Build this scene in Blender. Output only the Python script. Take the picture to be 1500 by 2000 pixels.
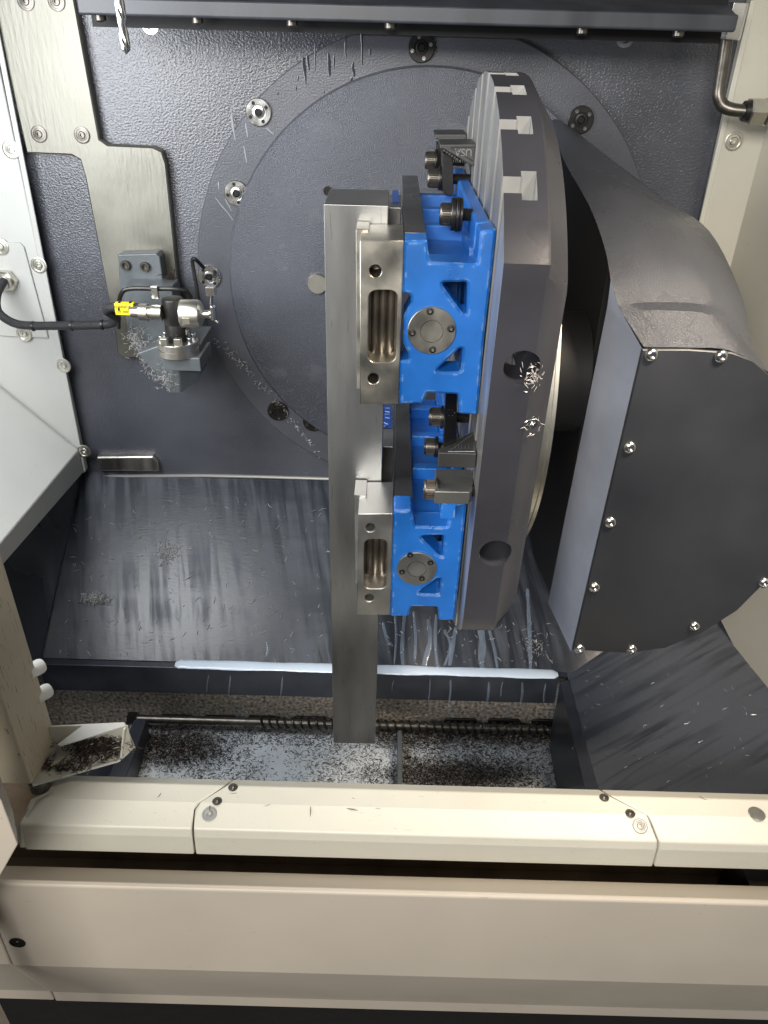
import bpy, bmesh, math, random
from mathutils import Vector, Matrix, noise
from mathutils.geometry import tessellate_polygon
random.seed(7)
for o in list(bpy.data.objects): bpy.data.objects.remove(o)
S = bpy.context.scene
COL = S.collection
rad = math.radians

# ------------------------------------------------------------------ camera
H = 1.65                       # eye height above the shop floor
FPX, PITCH, ROLL = 1480.0, rad(32), rad(1.55)
FW = Vector((0, math.cos(PITCH), -math.sin(PITCH)))
R0 = Vector((1, 0, 0)); U0 = Vector((0, math.sin(PITCH), math.cos(PITCH)))
RT = R0*math.cos(ROLL) + U0*math.sin(ROLL)
UP = -R0*math.sin(ROLL) + U0*math.cos(ROLL)
EYE = Vector((0, 0, H))
cam = bpy.data.cameras.new('camera'); cam.sensor_fit = 'VERTICAL'; cam.sensor_height = 24
cam.lens = 12*FPX/1000; cam.clip_start = .02; cam.clip_end = 60
co = bpy.data.objects.new('camera', cam); COL.objects.link(co)
m = Matrix.Identity(4)
for i in range(3): m[i][0], m[i][1], m[i][2], m[i][3] = RT[i], UP[i], -FW[i], EYE[i]
co.matrix_world = m; S.camera = co

# ------------------------------------------------------------------ light
w = bpy.data.worlds.new('World'); S.world = w; w.use_nodes = True
w.node_tree.nodes['Background'].inputs[0].default_value = (.86, .93, 1.0, 1)
w.node_tree.nodes['Background'].inputs[1].default_value = .12
def area(name, loc, aim, size, power, col, spread=180):
    l = bpy.data.lights.new(name, 'AREA'); l.shape = 'RECTANGLE'; l.size, l.size_y = size
    l.energy = power; l.color = col; l.spread = rad(spread)
    o = bpy.data.objects.new(name, l); COL.objects.link(o); o.location = loc
    d = Vector(aim) - Vector(loc); o.rotation_euler = d.to_track_quat('-Z', 'Y').to_euler()
    return o
area('work_light_left', (-.56, .70, 1.60), (-.12, 1.20, 1.35), (.40, .50), 8.5, (.95, .975, 1))
area('work_light_right', (.56, .42, 2.0), (.34, .80, 1.25), (.35, .14), 3.6, (1, .84, .66), 62)
area('shop_light', (-.42, -1.25, 2.25), (.05, .75, 1.1), (1.0, .6), 58, (1, .955, .89))
vs = S.view_settings; vs.view_transform = 'Standard'; vs.look = 'None'; vs.exposure = 0; vs.gamma = 1
vs.use_curve_mapping = False

# ------------------------------------------------------------------ measuring helpers: a sight line met with a real plane
def ray(px, py): return FW + RT*((px-750)/FPX) - UP*((py-1000)/FPX)
def at(px, py, **k):
    d = ray(px, py)
    (ax, v), = k.items(); i = 'xyz'.index(ax)
    return EYE + d*((v-EYE[i])/d[i])
def on_plane(px, py, p, n):
    d = ray(px, py); n = Vector(n)
    return EYE + d*((Vector(p)-EYE).dot(n)/d.dot(n))

# ------------------------------------------------------------------ materials
def mat(name, col, rough=.5, metal=0., var=0., vscale=10., bump=0., bscale=200., rvar=0., coat=0.,
        stretch=(1,1,1), dark=None, dscale=30., dcut=.7, dcol=(.02,.02,.02), spec=.5, rot=(0,0,0), bstretch=None, detail=6, bdist=.0015):
    M = bpy.data.materials.new(name); M.use_nodes = True
    nt = M.node_tree; N = nt.nodes; L = nt.links
    b = N['Principled BSDF']
    b.inputs['Base Color'].default_value = (*col, 1); b.inputs['Roughness'].default_value = rough
    b.inputs['Metallic'].default_value = metal; b.inputs['Specular IOR Level'].default_value = spec
    b.inputs['Coat Weight'].default_value = coat; b.inputs['Coat Roughness'].default_value = .12
    tc = N.new('ShaderNodeTexCoord'); mp = N.new('ShaderNodeMapping')
    mp.inputs['Scale'].default_value = stretch; mp.inputs['Rotation'].default_value = rot
    L.new(tc.outputs['Object'], mp.inputs[0])
    def tex(scale, det=detail, src=mp):
        t = N.new('ShaderNodeTexNoise'); t.inputs['Scale'].default_value = scale; t.inputs['Detail'].default_value = det
        L.new(src.outputs[0], t.inputs['Vector']); return t
    cur = None
    if var:
        t = tex(vscale); r = N.new('ShaderNodeValToRGB'); e = r.color_ramp.elements
        e[0].position = .3; e[1].position = .7
        e[0].color = (*[c*(1-var) for c in col], 1); e[1].color = (*[min(1, c*(1+var)) for c in col], 1)
        L.new(t.outputs['Fac'], r.inputs[0]); cur = r.outputs[0]
        if rvar:
            q = N.new('ShaderNodeMapRange'); q.inputs[1].default_value = .3; q.inputs[2].default_value = .7
            q.inputs[3].default_value = rough-rvar; q.inputs[4].default_value = rough+rvar
            L.new(t.outputs['Fac'], q.inputs[0]); L.new(q.outputs[0], b.inputs['Roughness'])
    if dark:
        t = tex(dscale, 4, tc); q = N.new('ShaderNodeMapRange'); q.inputs[1].default_value = dcut; q.inputs[2].default_value = dcut+.06
        q.inputs[4].default_value = dark
        L.new(t.outputs['Fac'], q.inputs[0])
        x = N.new('ShaderNodeMix'); x.data_type = 'RGBA'
        L.new(q.outputs[0], x.inputs[0])
        if cur: L.new(cur, x.inputs[6])
        else: x.inputs[6].default_value = (*col, 1)
        x.inputs[7].default_value = (*dcol, 1); cur = x.outputs[2]
    if cur: L.new(cur, b.inputs['Base Color'])
    if bump:
        src = tc
        if bstretch:
            src = N.new('ShaderNodeMapping'); src.inputs['Scale'].default_value = bstretch; L.new(tc.outputs['Object'], src.inputs[0])
        t = tex(bscale, 3, src); bn = N.new('ShaderNodeBump'); bn.inputs['Strength'].default_value = bump
        bn.inputs['Distance'].default_value = bdist
        L.new(t.outputs['Fac'], bn.inputs['Height']); L.new(bn.outputs[0], b.inputs['Normal'])
        if coat: L.new(bn.outputs[0], b.inputs['Coat Normal'])
    return M
def wet(name, col, light, rot, stretch, rough=.3, cut=(.46, .62), drops=True):
    """painted sheet steel with dried and wet coolant runs"""
    M = mat(name, col, rough); nt = M.node_tree; N = nt.nodes; L = nt.links; b = N['Principled BSDF']
    tc = N.new('ShaderNodeTexCoord')
    mp = N.new('ShaderNodeMapping'); mp.inputs['Rotation'].default_value = rot; L.new(tc.outputs['Object'], mp.inputs[0])
    mq = N.new('ShaderNodeMapping'); mq.inputs['Scale'].default_value = stretch; L.new(mp.outputs[0], mq.inputs[0])
    def nz(sc, src, det=5, dist=0):
        t = N.new('ShaderNodeTexNoise'); t.inputs['Scale'].default_value = sc; t.inputs['Detail'].default_value = det
        t.inputs['Distortion'].default_value = dist; L.new(src.outputs[0], t.inputs['Vector']); return t
    def rng(src, a, c, lo, hi):
        q = N.new('ShaderNodeMapRange'); q.inputs[1].default_value = a; q.inputs[2].default_value = c
        q.inputs[3].default_value = lo; q.inputs[4].default_value = hi; L.new(src, q.inputs[0]); return q.outputs[0]
    t1 = nz(6, mq, 6, .6); t2 = nz(5, tc, 3); t3 = nz(90, tc, 2)
    s = rng(t1.outputs['Fac'], cut[0], cut[1], 0, 1)
    g = rng(t2.outputs['Fac'], .35, .65, .15, 1)
    ml = N.new('ShaderNodeMath'); ml.operation = 'MULTIPLY'; L.new(s, ml.inputs[0]); L.new(g, ml.inputs[1])
    x = N.new('ShaderNodeMix'); x.data_type = 'RGBA'; L.new(ml.outputs[0], x.inputs[0])
    x.inputs[6].default_value = (*col, 1); x.inputs[7].default_value = (*light, 1)
    out = x.outputs[2]
    if drops:
        v = N.new('ShaderNodeTexVoronoi'); v.inputs['Scale'].default_value = 70; L.new(tc.outputs['Object'], v.inputs['Vector'])
        d = rng(v.outputs['Distance'], .10, .16, 1, 0); c = rng(t2.outputs['Fac'], .45, .6, 0, .8)
        mm = N.new('ShaderNodeMath'); mm.operation = 'MULTIPLY'; L.new(d, mm.inputs[0]); L.new(c, mm.inputs[1])
        y = N.new('ShaderNodeMix'); y.data_type = 'RGBA'; L.new(mm.outputs[0], y.inputs[0]); L.new(out, y.inputs[6])
        y.inputs[7].default_value = (*[k*.55 for k in col], 1); out = y.outputs[2]
    L.new(out, b.inputs['Base Color'])
    L.new(rng(ml.outputs[0], 0, 1, rough-.08, rough+.22), b.inputs['Roughness'])
    bn = N.new('ShaderNodeBump'); bn.inputs['Strength'].default_value = .15; bn.inputs['Distance'].default_value = .001
    L.new(t3.outputs['Fac'], bn.inputs['Height']); L.new(bn.outputs[0], b.inputs['Normal'])
    return M
def panel_paint(name, col, rough, scratch=.5):
    return mat(name, col, rough, var=.06, vscale=6, bump=.05, bscale=500, dark=scratch, dscale=52, dcut=.675, dcol=(.15,.115,.075))

CAST = mat('cast_paint_rough', (.070, .074, .090), .23, var=.34, vscale=5, bump=.8, bscale=540, spec=.7, bdist=.0013, rvar=.07, dark=.55, dscale=13, dcut=.60, dcol=(.055,.058,.072))
CASTR = mat('ring_paint', (.080, .084, .100), .32, var=.22, vscale=7, bump=.3, bscale=300, bdist=.002, dark=.5, dscale=38, dcut=.70, dcol=(.05,.055,.07))
DISC = mat('disc_paint', (.058, .064, .082), .24, var=.35, vscale=4, dark=.4, dscale=10, dcut=.60, dcol=(.095,.10,.12), bump=.6, bscale=430, bdist=.0020, rvar=.06, spec=.55)
POCK = mat('pocket_steel', (.20, .175, .145), .32, .9, var=.4, vscale=40)
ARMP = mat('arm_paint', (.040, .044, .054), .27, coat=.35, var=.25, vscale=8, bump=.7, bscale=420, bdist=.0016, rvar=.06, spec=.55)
ARMS = mat('arm_paint_lit', (.27, .31, .41), .22, var=.15, vscale=12, bump=.08, bscale=300)  # arm paint with the light on this side put into the colour
COVER = mat('cover_paint', (.017, .019, .024), .42, var=.34, vscale=5, rvar=.1, dark=.35, dscale=55, dcut=.69, dcol=(.05,.05,.053), bump=.06, bscale=500)
PLATP = mat('platter_paint', (.036, .037, .046), .30, coat=.2, var=.18, vscale=10, bump=.12, bscale=420, rvar=.05)
WETD = mat('wet_streak', (.03, .032, .04), .15)
SCUFF = mat('pale_scuff', (.22, .23, .26), .5)
DARKIN = mat('interior_shade', (.008, .008, .009), .55, bump=.1, bscale=200, spec=.25)  # near-black colour paints in the shade of gaps, recesses and holes
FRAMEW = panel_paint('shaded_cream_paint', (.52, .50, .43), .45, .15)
STEEL = mat('brushed_steel', (.52, .50, .46), .36, 1, var=.22, vscale=40, stretch=(1, 1, .12), bump=.12, bscale=500, bstretch=(1,1,.06), rvar=.08)
SCRAPED = mat('scraped_steel', (.19, .185, .16), .46, .85, var=.42, vscale=9, bump=.3, bscale=70, bstretch=(3,3,.5), rvar=.12)
BAR = mat('bar_steel', (.33, .335, .335), .40, .92, var=.26, vscale=11, stretch=(1.6, 1, .35), dark=.45, dscale=22, dcut=.63, dcol=(.17,.165,.155), bump=.05, bscale=400, bstretch=(1,1,.03), rvar=.07)
JAWS = mat('ground_jaw_steel', (.46, .46, .445), .38, .95, var=.14, vscale=30, bump=.08, bscale=420, rvar=.08)
JAWW = mat('worn_jaw_steel', (.46, .44, .39), .40, 1, var=.25, vscale=28, bump=.10, bscale=260, rvar=.1, dark=.5, dscale=60, dcut=.62, dcol=(.20,.15,.09))
RAIL = mat('hardened_rail', (.13, .13, .13), .32, .8, var=.18, vscale=30, bump=.05, bscale=300, rvar=.06)
STEP = mat('step_block', (.062, .062, .060), .42, .35, var=.12, vscale=40, bump=.08, bscale=500)
PALE = mat('pale_block', (.24, .24, .23), .42, .8, var=.1, vscale=40, bump=.05, bscale=500)
BLACK = mat('black_oxide', (.022, .021, .020), .33, .4, var=.3, vscale=60, bump=.08, bscale=500)
BOLT = mat('bolt_steel', (.13, .12, .105), .35, .85, var=.3, vscale=90)
CHROME = mat('bright_steel', (.62, .62, .62), .22, 1, var=.15, vscale=60, rvar=.06)
SLOT = mat('lit_slot_steel', (.44, .44, .43), .42, .6, var=.1, vscale=50)  # steel colour lightened for the light catching the slot walls
TFACE = mat('platter_face', (.40, .40, .395), .42, .8, var=.16, vscale=60, stretch=(1,1,.15), bump=.2, bscale=260, bstretch=(1,1,.3), rvar=.08)
BLUE = mat('blue_paint', (.010, .135, .50), .36, var=.22, vscale=16, bump=.28, bscale=300, coat=.25, rvar=.08, dark=.6, dscale=48, dcut=.655, dcol=(.012,.045,.16))
def edge_wear(M, col, radius=.0035, cut=.52):
    # paint rubbed through along real edges
    nt = M.node_tree; N = nt.nodes; L = nt.links; b = N['Principled BSDF']
    bv = N.new('ShaderNodeBevel'); bv.samples = 4; bv.inputs['Radius'].default_value = radius
    ge = N.new('ShaderNodeNewGeometry'); dt = N.new('ShaderNodeVectorMath'); dt.operation = 'DOT_PRODUCT'
    L.new(bv.outputs[0], dt.inputs[0]); L.new(ge.outputs['True Normal'], dt.inputs[1])
    q = N.new('ShaderNodeMapRange'); q.inputs[1].default_value = .985; q.inputs[2].default_value = .90; L.new(dt.outputs['Value'], q.inputs[0])
    tc = N.new('ShaderNodeTexCoord'); t = N.new('ShaderNodeTexNoise'); t.inputs['Scale'].default_value = 130; t.inputs['Detail'].default_value = 5
    L.new(tc.outputs['Object'], t.inputs['Vector'])
    r = N.new('ShaderNodeMapRange'); r.inputs[1].default_value = cut; r.inputs[2].default_value = cut+.05; L.new(t.outputs['Fac'], r.inputs[0])
    mm = N.new('ShaderNodeMath'); mm.operation = 'MULTIPLY'; L.new(q.outputs[0], mm.inputs[0]); L.new(r.outputs[0], mm.inputs[1])
    x = N.new('ShaderNodeMix'); x.data_type = 'RGBA'; L.new(mm.outputs[0], x.inputs[0])
    src = b.inputs['Base Color'].links[0].from_socket; L.new(src, x.inputs[6]); x.inputs[7].default_value = (*col, 1)
    L.new(x.outputs[2], b.inputs['Base Color'])
edge_wear(BLUE, (.22, .36, .58))
DBLUE = mat('blue_dark_label', (.012, .07, .33), .3, var=.2, vscale=90)
CREAM = panel_paint('cream_paint', (.56, .55, .48), .42)
WARMW = panel_paint('warm_white_paint', (.50, .45, .38), .45, .25)
WHITE = panel_paint('white_paint', (.50, .505, .48), .42, .12)
DIRTY = mat('dirty_white_paint', (.52, .46, .35), .45, var=.08, vscale=8, dark=.85, dscale=42, dcut=.63, dcol=(.05,.035,.02), bump=.04, bscale=400)
FLOOR = wet('floor_wet', (.021, .025, .034), (.058, .067, .085), (0, 0, rad(-14)), (11, 1.0, 1.0), .38, (.43, .66))
SIDEF = wet('side_floor_wet', (.060, .068, .085), (.017, .021, .029), (0, 0, rad(-20)), (.8, 11, .8), .32, (.47, .62))
CHUTE = wet('chute_wet', (.022, .025, .032), (.045, .05, .06), (0, 0, 0), (1, 1, .3), .35)
LIP = mat('lip_paint', (.030, .034, .045), .3, var=.25, vscale=25, bump=.05, bscale=300)
BAND = mat('gritty_glint_band', (.46, .42, .37), .3, .5, var=.9, vscale=170, bump=.9, bscale=300, bdist=.003)  # colour speckle for grit, with sparkle and reflected light painted in
TRACK = mat('dirty_shaded_track', (.22, .17, .12), .6, var=.3, vscale=20, bump=.2, bscale=200)  # dirty brown, darkened for the shade under the sill
GREYW = mat('grey_washer', (.30, .30, .29), .4, .4)
MILK = mat('milky_coolant', (.66, .76, .88), .12, var=.05, vscale=12, coat=.3)
POOL = mat('coolant_pool', (.60, .65, .69), .10, var=.12, vscale=14, bump=.10, bscale=40)
FILM = mat('coolant_film', (.34, .42, .54), .12, var=.3, vscale=30); FILM.node_tree.nodes['Principled BSDF'].inputs['Alpha'].default_value = .30
CHIP = mat('metal_chips', (.55, .54, .53), .28, .35, var=.5, vscale=300)
CHIPD = mat('dark_chips', (.062, .048, .040), .3, .5)
RUBBER = mat('black_rubber', (.018, .018, .02), .38, bump=.5, bscale=500)
YELLOW = mat('yellow_label', (.75, .62, .02), .45)
MATF = mat('floor_mat', (.012, .011, .011), .7, bump=.6, bscale=260, dark=.6, dscale=160, dcut=.72, dcol=(.3,.28,.25))
BEAM = mat('beam_paint', (.042, .046, .055), .42, var=.3, vscale=22, stretch=(1,1,.2), bump=.06, bscale=300, rvar=.06)
PEG = mat('white_plastic', (.72, .72, .68), .35)
PLUG = mat('plug_steel', (.66, .64, .57), .35, 1, var=.1, vscale=60)
INK = mat('ink', (.03, .03, .02), .5)
PRINT = mat('pale_print', (.55, .68, .85), .5)
BRACK = mat('bracket_paint', (.115, .13, .14), .35, .2, var=.2, vscale=30, bump=.15, bscale=300)

# ------------------------------------------------------------------ mesh helpers
ORG = {}
def props(o, label=None, cat=None, group=None, kind=None):
    if label: o['label'] = label
    if cat: o['category'] = cat
    if group: o['group'] = group
    if kind: o['kind'] = kind
    return o
def thing(name, label, cat, loc, group=None):
    o = bpy.data.objects.new(name, None); o.empty_display_size = .02; COL.objects.link(o); o.location = loc
    ORG[o.name] = Vector(loc); return props(o, label, cat, group)
def finish(o, smooth=35, bevel=0, seg=2, sub=0):
    me = o.data
    if smooth:
        for p in me.polygons: p.use_smooth = True
        me.set_sharp_from_angle(angle=rad(smooth))
    if bevel:
        b = o.modifiers.new('bevel', 'BEVEL'); b.width = bevel; b.segments = seg; b.limit_method = 'ANGLE'
        b.angle_limit = rad(32); b.harden_normals = True; b.use_clamp_overlap = True
    if sub:
        s = o.modifiers.new('sub', 'SUBSURF'); s.levels = s.render_levels = sub
    return o
def obj(name, bm, M, parent=None, smooth=35, bevel=0, seg=2, sub=0, kind=None, label=None, cat=None, group=None):
    """bm holds world coordinates; the mesh is linked as ONE object, relative to its thing's origin"""
    if isinstance(bm, bmesh.types.BMesh):
        bmesh.ops.recalc_face_normals(bm, faces=bm.faces[:])
        me = bpy.data.meshes.new(name); bm.to_mesh(me); bm.free()
    else: me = bm; me.name = name
    if parent is None:
        vs_ = [v.co for v in me.vertices]
        lo = Vector([min(v[i] for v in vs_) for i in range(3)]); hi = Vector([max(v[i] for v in vs_) for i in range(3)])
        org = Vector(((lo.x+hi.x)/2, (lo.y+hi.y)/2, lo.z))
    else: org = ORG[parent.name]
    me.transform(Matrix.Translation(-org)); me.materials.clear(); me.materials.append(M)
    o = bpy.data.objects.new(name, me); COL.objects.link(o)
    if parent is None: o.location = org
    else: o.parent = parent
    ORG[o.name] = org
    props(o, label, cat, group, kind)
    return finish(o, smooth, bevel, seg, sub)
def box(x0, x1, y0, y1, z0, z1, bm=None):
    bm = bm or bmesh.new()
    v = [bm.verts.new((x, y, z)) for x in (x0, x1) for y in (y0, y1) for z in (z0, z1)]
    for f in ((0,1,3,2),(4,6,7,5),(0,4,5,1),(2,3,7,6),(0,2,6,4),(1,5,7,3)): bm.faces.new([v[i] for i in f])
    return bm
def prism(pts, ext, bm=None):
    bm = bm or bmesh.new(); ext = Vector(ext); pts = [Vector(p) for p in pts]; n = len(pts)
    a = [bm.verts.new(p) for p in pts]; b = [bm.verts.new(p+ext) for p in pts]
    bm.faces.new(a[::-1]); bm.faces.new(b)
    for i in range(n): bm.faces.new((a[i], a[(i+1) % n], b[(i+1) % n], b[i]))
    return bm
def sheet(pts, thick, bm=None):
    """polygon with real thickness, pushed away from the room"""
    pts = [Vector(p) for p in pts]; n = Vector((0,0,0))
    for i in range(len(pts)): n += pts[i].cross(pts[(i+1) % len(pts)])
    n.normalize()
    c = sum(pts, Vector())/len(pts)
    if n.dot(EYE-c) > 0: n = -n
    return prism(pts, n*thick, bm)
def frame(ax):
    ax = Vector(ax).normalized(); t = Vector((0,0,1)) if abs(ax.z) < .9 else Vector((0,1,0))
    a = ax.cross(t).normalized(); return ax, a, ax.cross(a)
def lathe(prof, o, ax, seg=24, bm=None, caps=True):
    bm = bm or bmesh.new(); o = Vector(o); ax, a, b = frame(ax); rings = []
    for r, h in prof:
        rings.append([bm.verts.new(o+ax*h+(a*math.cos(2*math.pi*i/seg)+b*math.sin(2*math.pi*i/seg))*r) for i in range(seg)])
    for p, q in zip(rings, rings[1:]):
        for i in range(seg): bm.faces.new((p[i], p[(i+1) % seg], q[(i+1) % seg], q[i]))
    if caps: bm.faces.new(rings[0][::-1]); bm.faces.new(rings[-1])
    return bm
def cyl(p0, p1, r, seg=20, bm=None, ch=0):
    p0, p1 = Vector(p0), Vector(p1); L = (p1-p0).length
    pr = [(r, 0), (r, L)] if not ch else [(r-ch, 0), (r, ch), (r, L-ch), (r-ch, L)]
    return lathe(pr, p0, p1-p0, seg, bm)
def smoothpath(pts, n=6):
    pts = [Vector(p) for p in pts]; out = []
    for i in range(len(pts)-1):
        p0 = pts[max(i-1, 0)]; p1 = pts[i]; p2 = pts[i+1]; p3 = pts[min(i+2, len(pts)-1)]
        for k in range(n):
            t = k/n
            out.append(.5*((2*p1)+(p2-p0)*t+(2*p0-5*p1+4*p2-p3)*t*t+(3*p1-p0-3*p2+p3)*t**3))
    return out+[pts[-1]]
def tube(pts, r, seg=10, bm=None, n=6):
    bm = bm or bmesh.new(); P = smoothpath(pts, n) if n else [Vector(p) for p in pts]
    rings = []; up = None
    for i, p in enumerate(P):
        d = (P[min(i+1, len(P)-1)]-P[max(i-1, 0)]).normalized()
        if up is None: _, up, _ = frame(d)
        a = (up-d*up.dot(d)).normalized(); up = a; b = d.cross(a)
        rr = r(i/(len(P)-1)) if callable(r) else r
        rings.append([bm.verts.new(p+(a*math.cos(2*math.pi*k/seg)+b*math.sin(2*math.pi*k/seg))*rr) for k in range(seg)])
    for p, q in zip(rings, rings[1:]):
        for k in range(seg): bm.faces.new((p[k], p[(k+1) % seg], q[(k+1) % seg], q[k]))
    bm.faces.new(rings[0][::-1]); bm.faces.new(rings[-1]); return bm
def circ(c, r, n=28, a0=0): return [(c[0]+r*math.cos(a0+2*math.pi*i/n), c[1]+r*math.sin(a0+2*math.pi*i/n)) for i in range(n)]
def rpoly(pts, r, n=5):
    """round the corners of a 2-D polygon; r is one radius or a list"""
    out = []; N_ = len(pts)
    for i in range(N_):
        p = Vector(pts[i]); a = Vector(pts[i-1])-p; b = Vector(pts[(i+1) % N_])-p
        rr = r[i] if isinstance(r, (list, tuple)) else r
        if rr <= 0: out.append(tuple(p)); continue
        ang = a.angle(b); t = min(rr/math.tan(ang/2), a.length*.48, b.length*.48)
        s = p+a.normalized()*t; e = p+b.normalized()*t
        for k in range(n+1):
            u = k/n; out.append(tuple(s*(1-u)**2+p*2*u*(1-u)+e*u*u))
    return out
def cutplate(loops, frame3, thick, bev=0):
    """outline plus holes (2-D loops) -> solid plate with softened edges. frame3 = origin, u, v (extrudes along u x v, centred)"""
    cu = bpy.data.curves.new('tmp', 'CURVE'); cu.dimensions = '2D'; cu.fill_mode = 'BOTH'
    cu.extrude = thick/2-bev; cu.bevel_depth = bev; cu.bevel_resolution = 0; cu.offset = -bev
    for lp in loops:
        sp = cu.splines.new('POLY'); sp.points.add(len(lp)-1); sp.use_cyclic_u = True
        for q, p in zip(sp.points, lp): q.co = (p[0], p[1], 0, 1)
    t = bpy.data.objects.new('tmp', cu); COL.objects.link(t)
    dg = bpy.context.evaluated_depsgraph_get()
    me = bpy.data.meshes.new_from_object(t.evaluated_get(dg)); bpy.data.objects.remove(t); bpy.data.curves.remove(cu)
    o, u, v = [Vector(k) for k in frame3]; n = u.cross(v)
    M = Matrix(((u.x, v.x, n.x, o.x), (u.y, v.y, n.y, o.y), (u.z, v.z, n.z, o.z), (0, 0, 0, 1)))
    me.transform(M)
    bm = bmesh.new(); bm.from_mesh(me); bmesh.ops.remove_doubles(bm, verts=bm.verts[:], dist=1e-6); bpy.data.meshes.remove(me)
    return bm
def lettering(text, size, o, u, v, depth, M, parent, name='lettering'):
    cu = bpy.data.curves.new('tmp', 'FONT'); cu.body = text; cu.size = size; cu.extrude = depth; cu.align_x = 'CENTER'; cu.align_y = 'CENTER'
    t = bpy.data.objects.new('tmp', cu); COL.objects.link(t); dg = bpy.context.evaluated_depsgraph_get()
    me = bpy.data.meshes.new_from_object(t.evaluated_get(dg)); bpy.data.objects.remove(t); bpy.data.curves.remove(cu)
    o, u, v = [Vector(k) for k in (o, u, v)]; n = u.cross(v)
    me.transform(Matrix(((u.x, v.x, n.x, o.x), (u.y, v.y, n.y, o.y), (u.z, v.z, n.z, o.z), (0, 0, 0, 1))))
    return obj(name, me, M, parent, smooth=0)
def carve(bm, cutters):
    """boolean difference of bm with each cutter"""
    def mk(b):
        bmesh.ops.recalc_face_normals(b, faces=b.faces[:]); me = bpy.data.meshes.new('tmp'); b.to_mesh(me); b.free()
        o = bpy.data.objects.new('tmp', me); COL.objects.link(o); return o
    t = mk(bm); cs = [mk(c) for c in cutters]
    for c in cs:
        q = t.modifiers.new('b', 'BOOLEAN'); q.operation = 'DIFFERENCE'; q.solver = 'EXACT'; q.object = c
    dg = bpy.context.evaluated_depsgraph_get(); me = bpy.data.meshes.new_from_object(t.evaluated_get(dg))
    for o in cs+[t]: bpy.data.objects.remove(o)
    return me
def join(*bms):
    r = bms[0]
    for b in bms[1:]:
        me = bpy.data.meshes.new('t'); b.to_mesh(me); b.free(); r.from_mesh(me); bpy.data.meshes.remove(me)
    return r
PROTO = {}; WM = {}
def place(name, key, make, M, loc, axis, parent=None, spin=0, scale=1, **k):
    """a repeated small piece: shared mesh built along +Z, turned to axis. top-level or a part"""
    if key not in PROTO:
        bm = make(); bmesh.ops.recalc_face_normals(bm, faces=bm.faces[:]); me = bpy.data.meshes.new(name); bm.to_mesh(me); bm.free()
        me.materials.append(M)
        for p in me.polygons: p.use_smooth = True
        me.set_sharp_from_angle(angle=rad(35)); PROTO[key] = me
    o = bpy.data.objects.new(name, PROTO[key]); COL.objects.link(o)
    org = ORG[parent.name] if parent else Vector()
    q = Vector(axis).to_track_quat('Z', 'Y')
    W = Matrix.Translation(Vector(loc)) @ q.to_matrix().to_4x4() @ Matrix.Rotation(spin, 4, 'Z') @ Matrix.Scale(scale, 4)
    if parent: o.parent = parent; o.matrix_basis = WM.get(parent.name, Matrix.Translation(org)).inverted() @ W
    else: o.matrix_basis = W
    WM[o.name] = W; ORG[o.name] = org
    return props(o, **k)
Z = (0,0,1)
def sockethead(r=.01, h=.012, knurl=False):
    seg = 36
    bm = lathe([(r, 0), (r, h*.9), (r*.92, h), (r*.62, h)], (0,0,0), Z, seg, caps=False)
    if knurl:
        for v in bm.verts:
            if abs(v.co.xy.length-r) < 1e-6 and round(math.atan2(v.co.y, v.co.x)/(2*math.pi)*seg) % 2: v.co.x *= .955; v.co.y *= .955
    lathe([(r*.62, h), (r*.55, h), (r*.55, h*.4)], (0,0,0), Z, 6, bm, caps=False)
    f = [bm.verts.new((r*.55*math.cos(math.pi/3*i), r*.55*math.sin(math.pi/3*i), h*.4)) for i in range(6)]; bm.faces.new(f)
    lathe([(r*.63, h*.985), (0.0001, h*.985)], (0,0,0), Z, 36, bm, caps=False) if False else None
    return bm
def buttonhead(r=.008):
    bm = lathe([(r, 0), (r*.98, r*.16), (r*.82, r*.42), (r*.5, r*.56), (r*.42, r*.57), (r*.40, r*.25), (r*.01, r*.25)], (0,0,0), Z, 20, caps=False)
    return bm
def flatscrew(r=.009):
    return lathe([(r*1.35, 0), (r*1.35, r*.10), (r*1.15, r*.16), (r, r*.14), (r*.98, r*.02), (r*.62, r*.06), (r*.5, r*.2), (r*.3, r*.22), (r*.28, -r*.1), (0.0001, -r*.1)], (0,0,0), Z, 22, caps=False)

# chips: short curled slivers, far too many to count
def sliver(bm, p, n, L, wd, lift=0.3):
    n = Vector(n).normalized(); _, a, b = frame(n); t = random.uniform(0, 6.283)
    d = a*math.cos(t)+b*math.sin(t)+n*random.uniform(-.05, lift); d.normalize(); s = d.cross(n)
    if s.length < .01: s = a
    s.normalize(); c = random.uniform(-1.2, 1.2); pts = []; q = Vector(p)
    for i in range(4):
        pts.append(q.copy()); q += (d*math.cos(c*i/3)+s*math.sin(c*i/3))*L/3
    rings = []
    for i, q in enumerate(pts):
        k = wd*(1 if i in (1, 2) else .35)
        rings.append([bm.verts.new(q+s*k), bm.verts.new(q+n*k), bm.verts.new(q-s*k*.6-n*k*.5)])
    for r1, r2 in zip(rings, rings[1:]):
        for k in range(3): bm.faces.new((r1[k], r1[(k+1) % 3], r2[(k+1) % 3], r2[k]))
def chips(name, n, sampler, M, label, L=(.003, .009), wd=.0005, lift=.3, kind='stuff', cat='chips', parent=None):
    bm = bmesh.new()
    for _ in range(n):
        s = sampler()
        if s is None: continue
        sliver(bm, s[0], s[1], random.uniform(*L), wd*random.uniform(.6, 1.4), lift)
    return obj(name, bm, M, parent, smooth=0, kind=kind, label=label, cat=cat)
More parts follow.
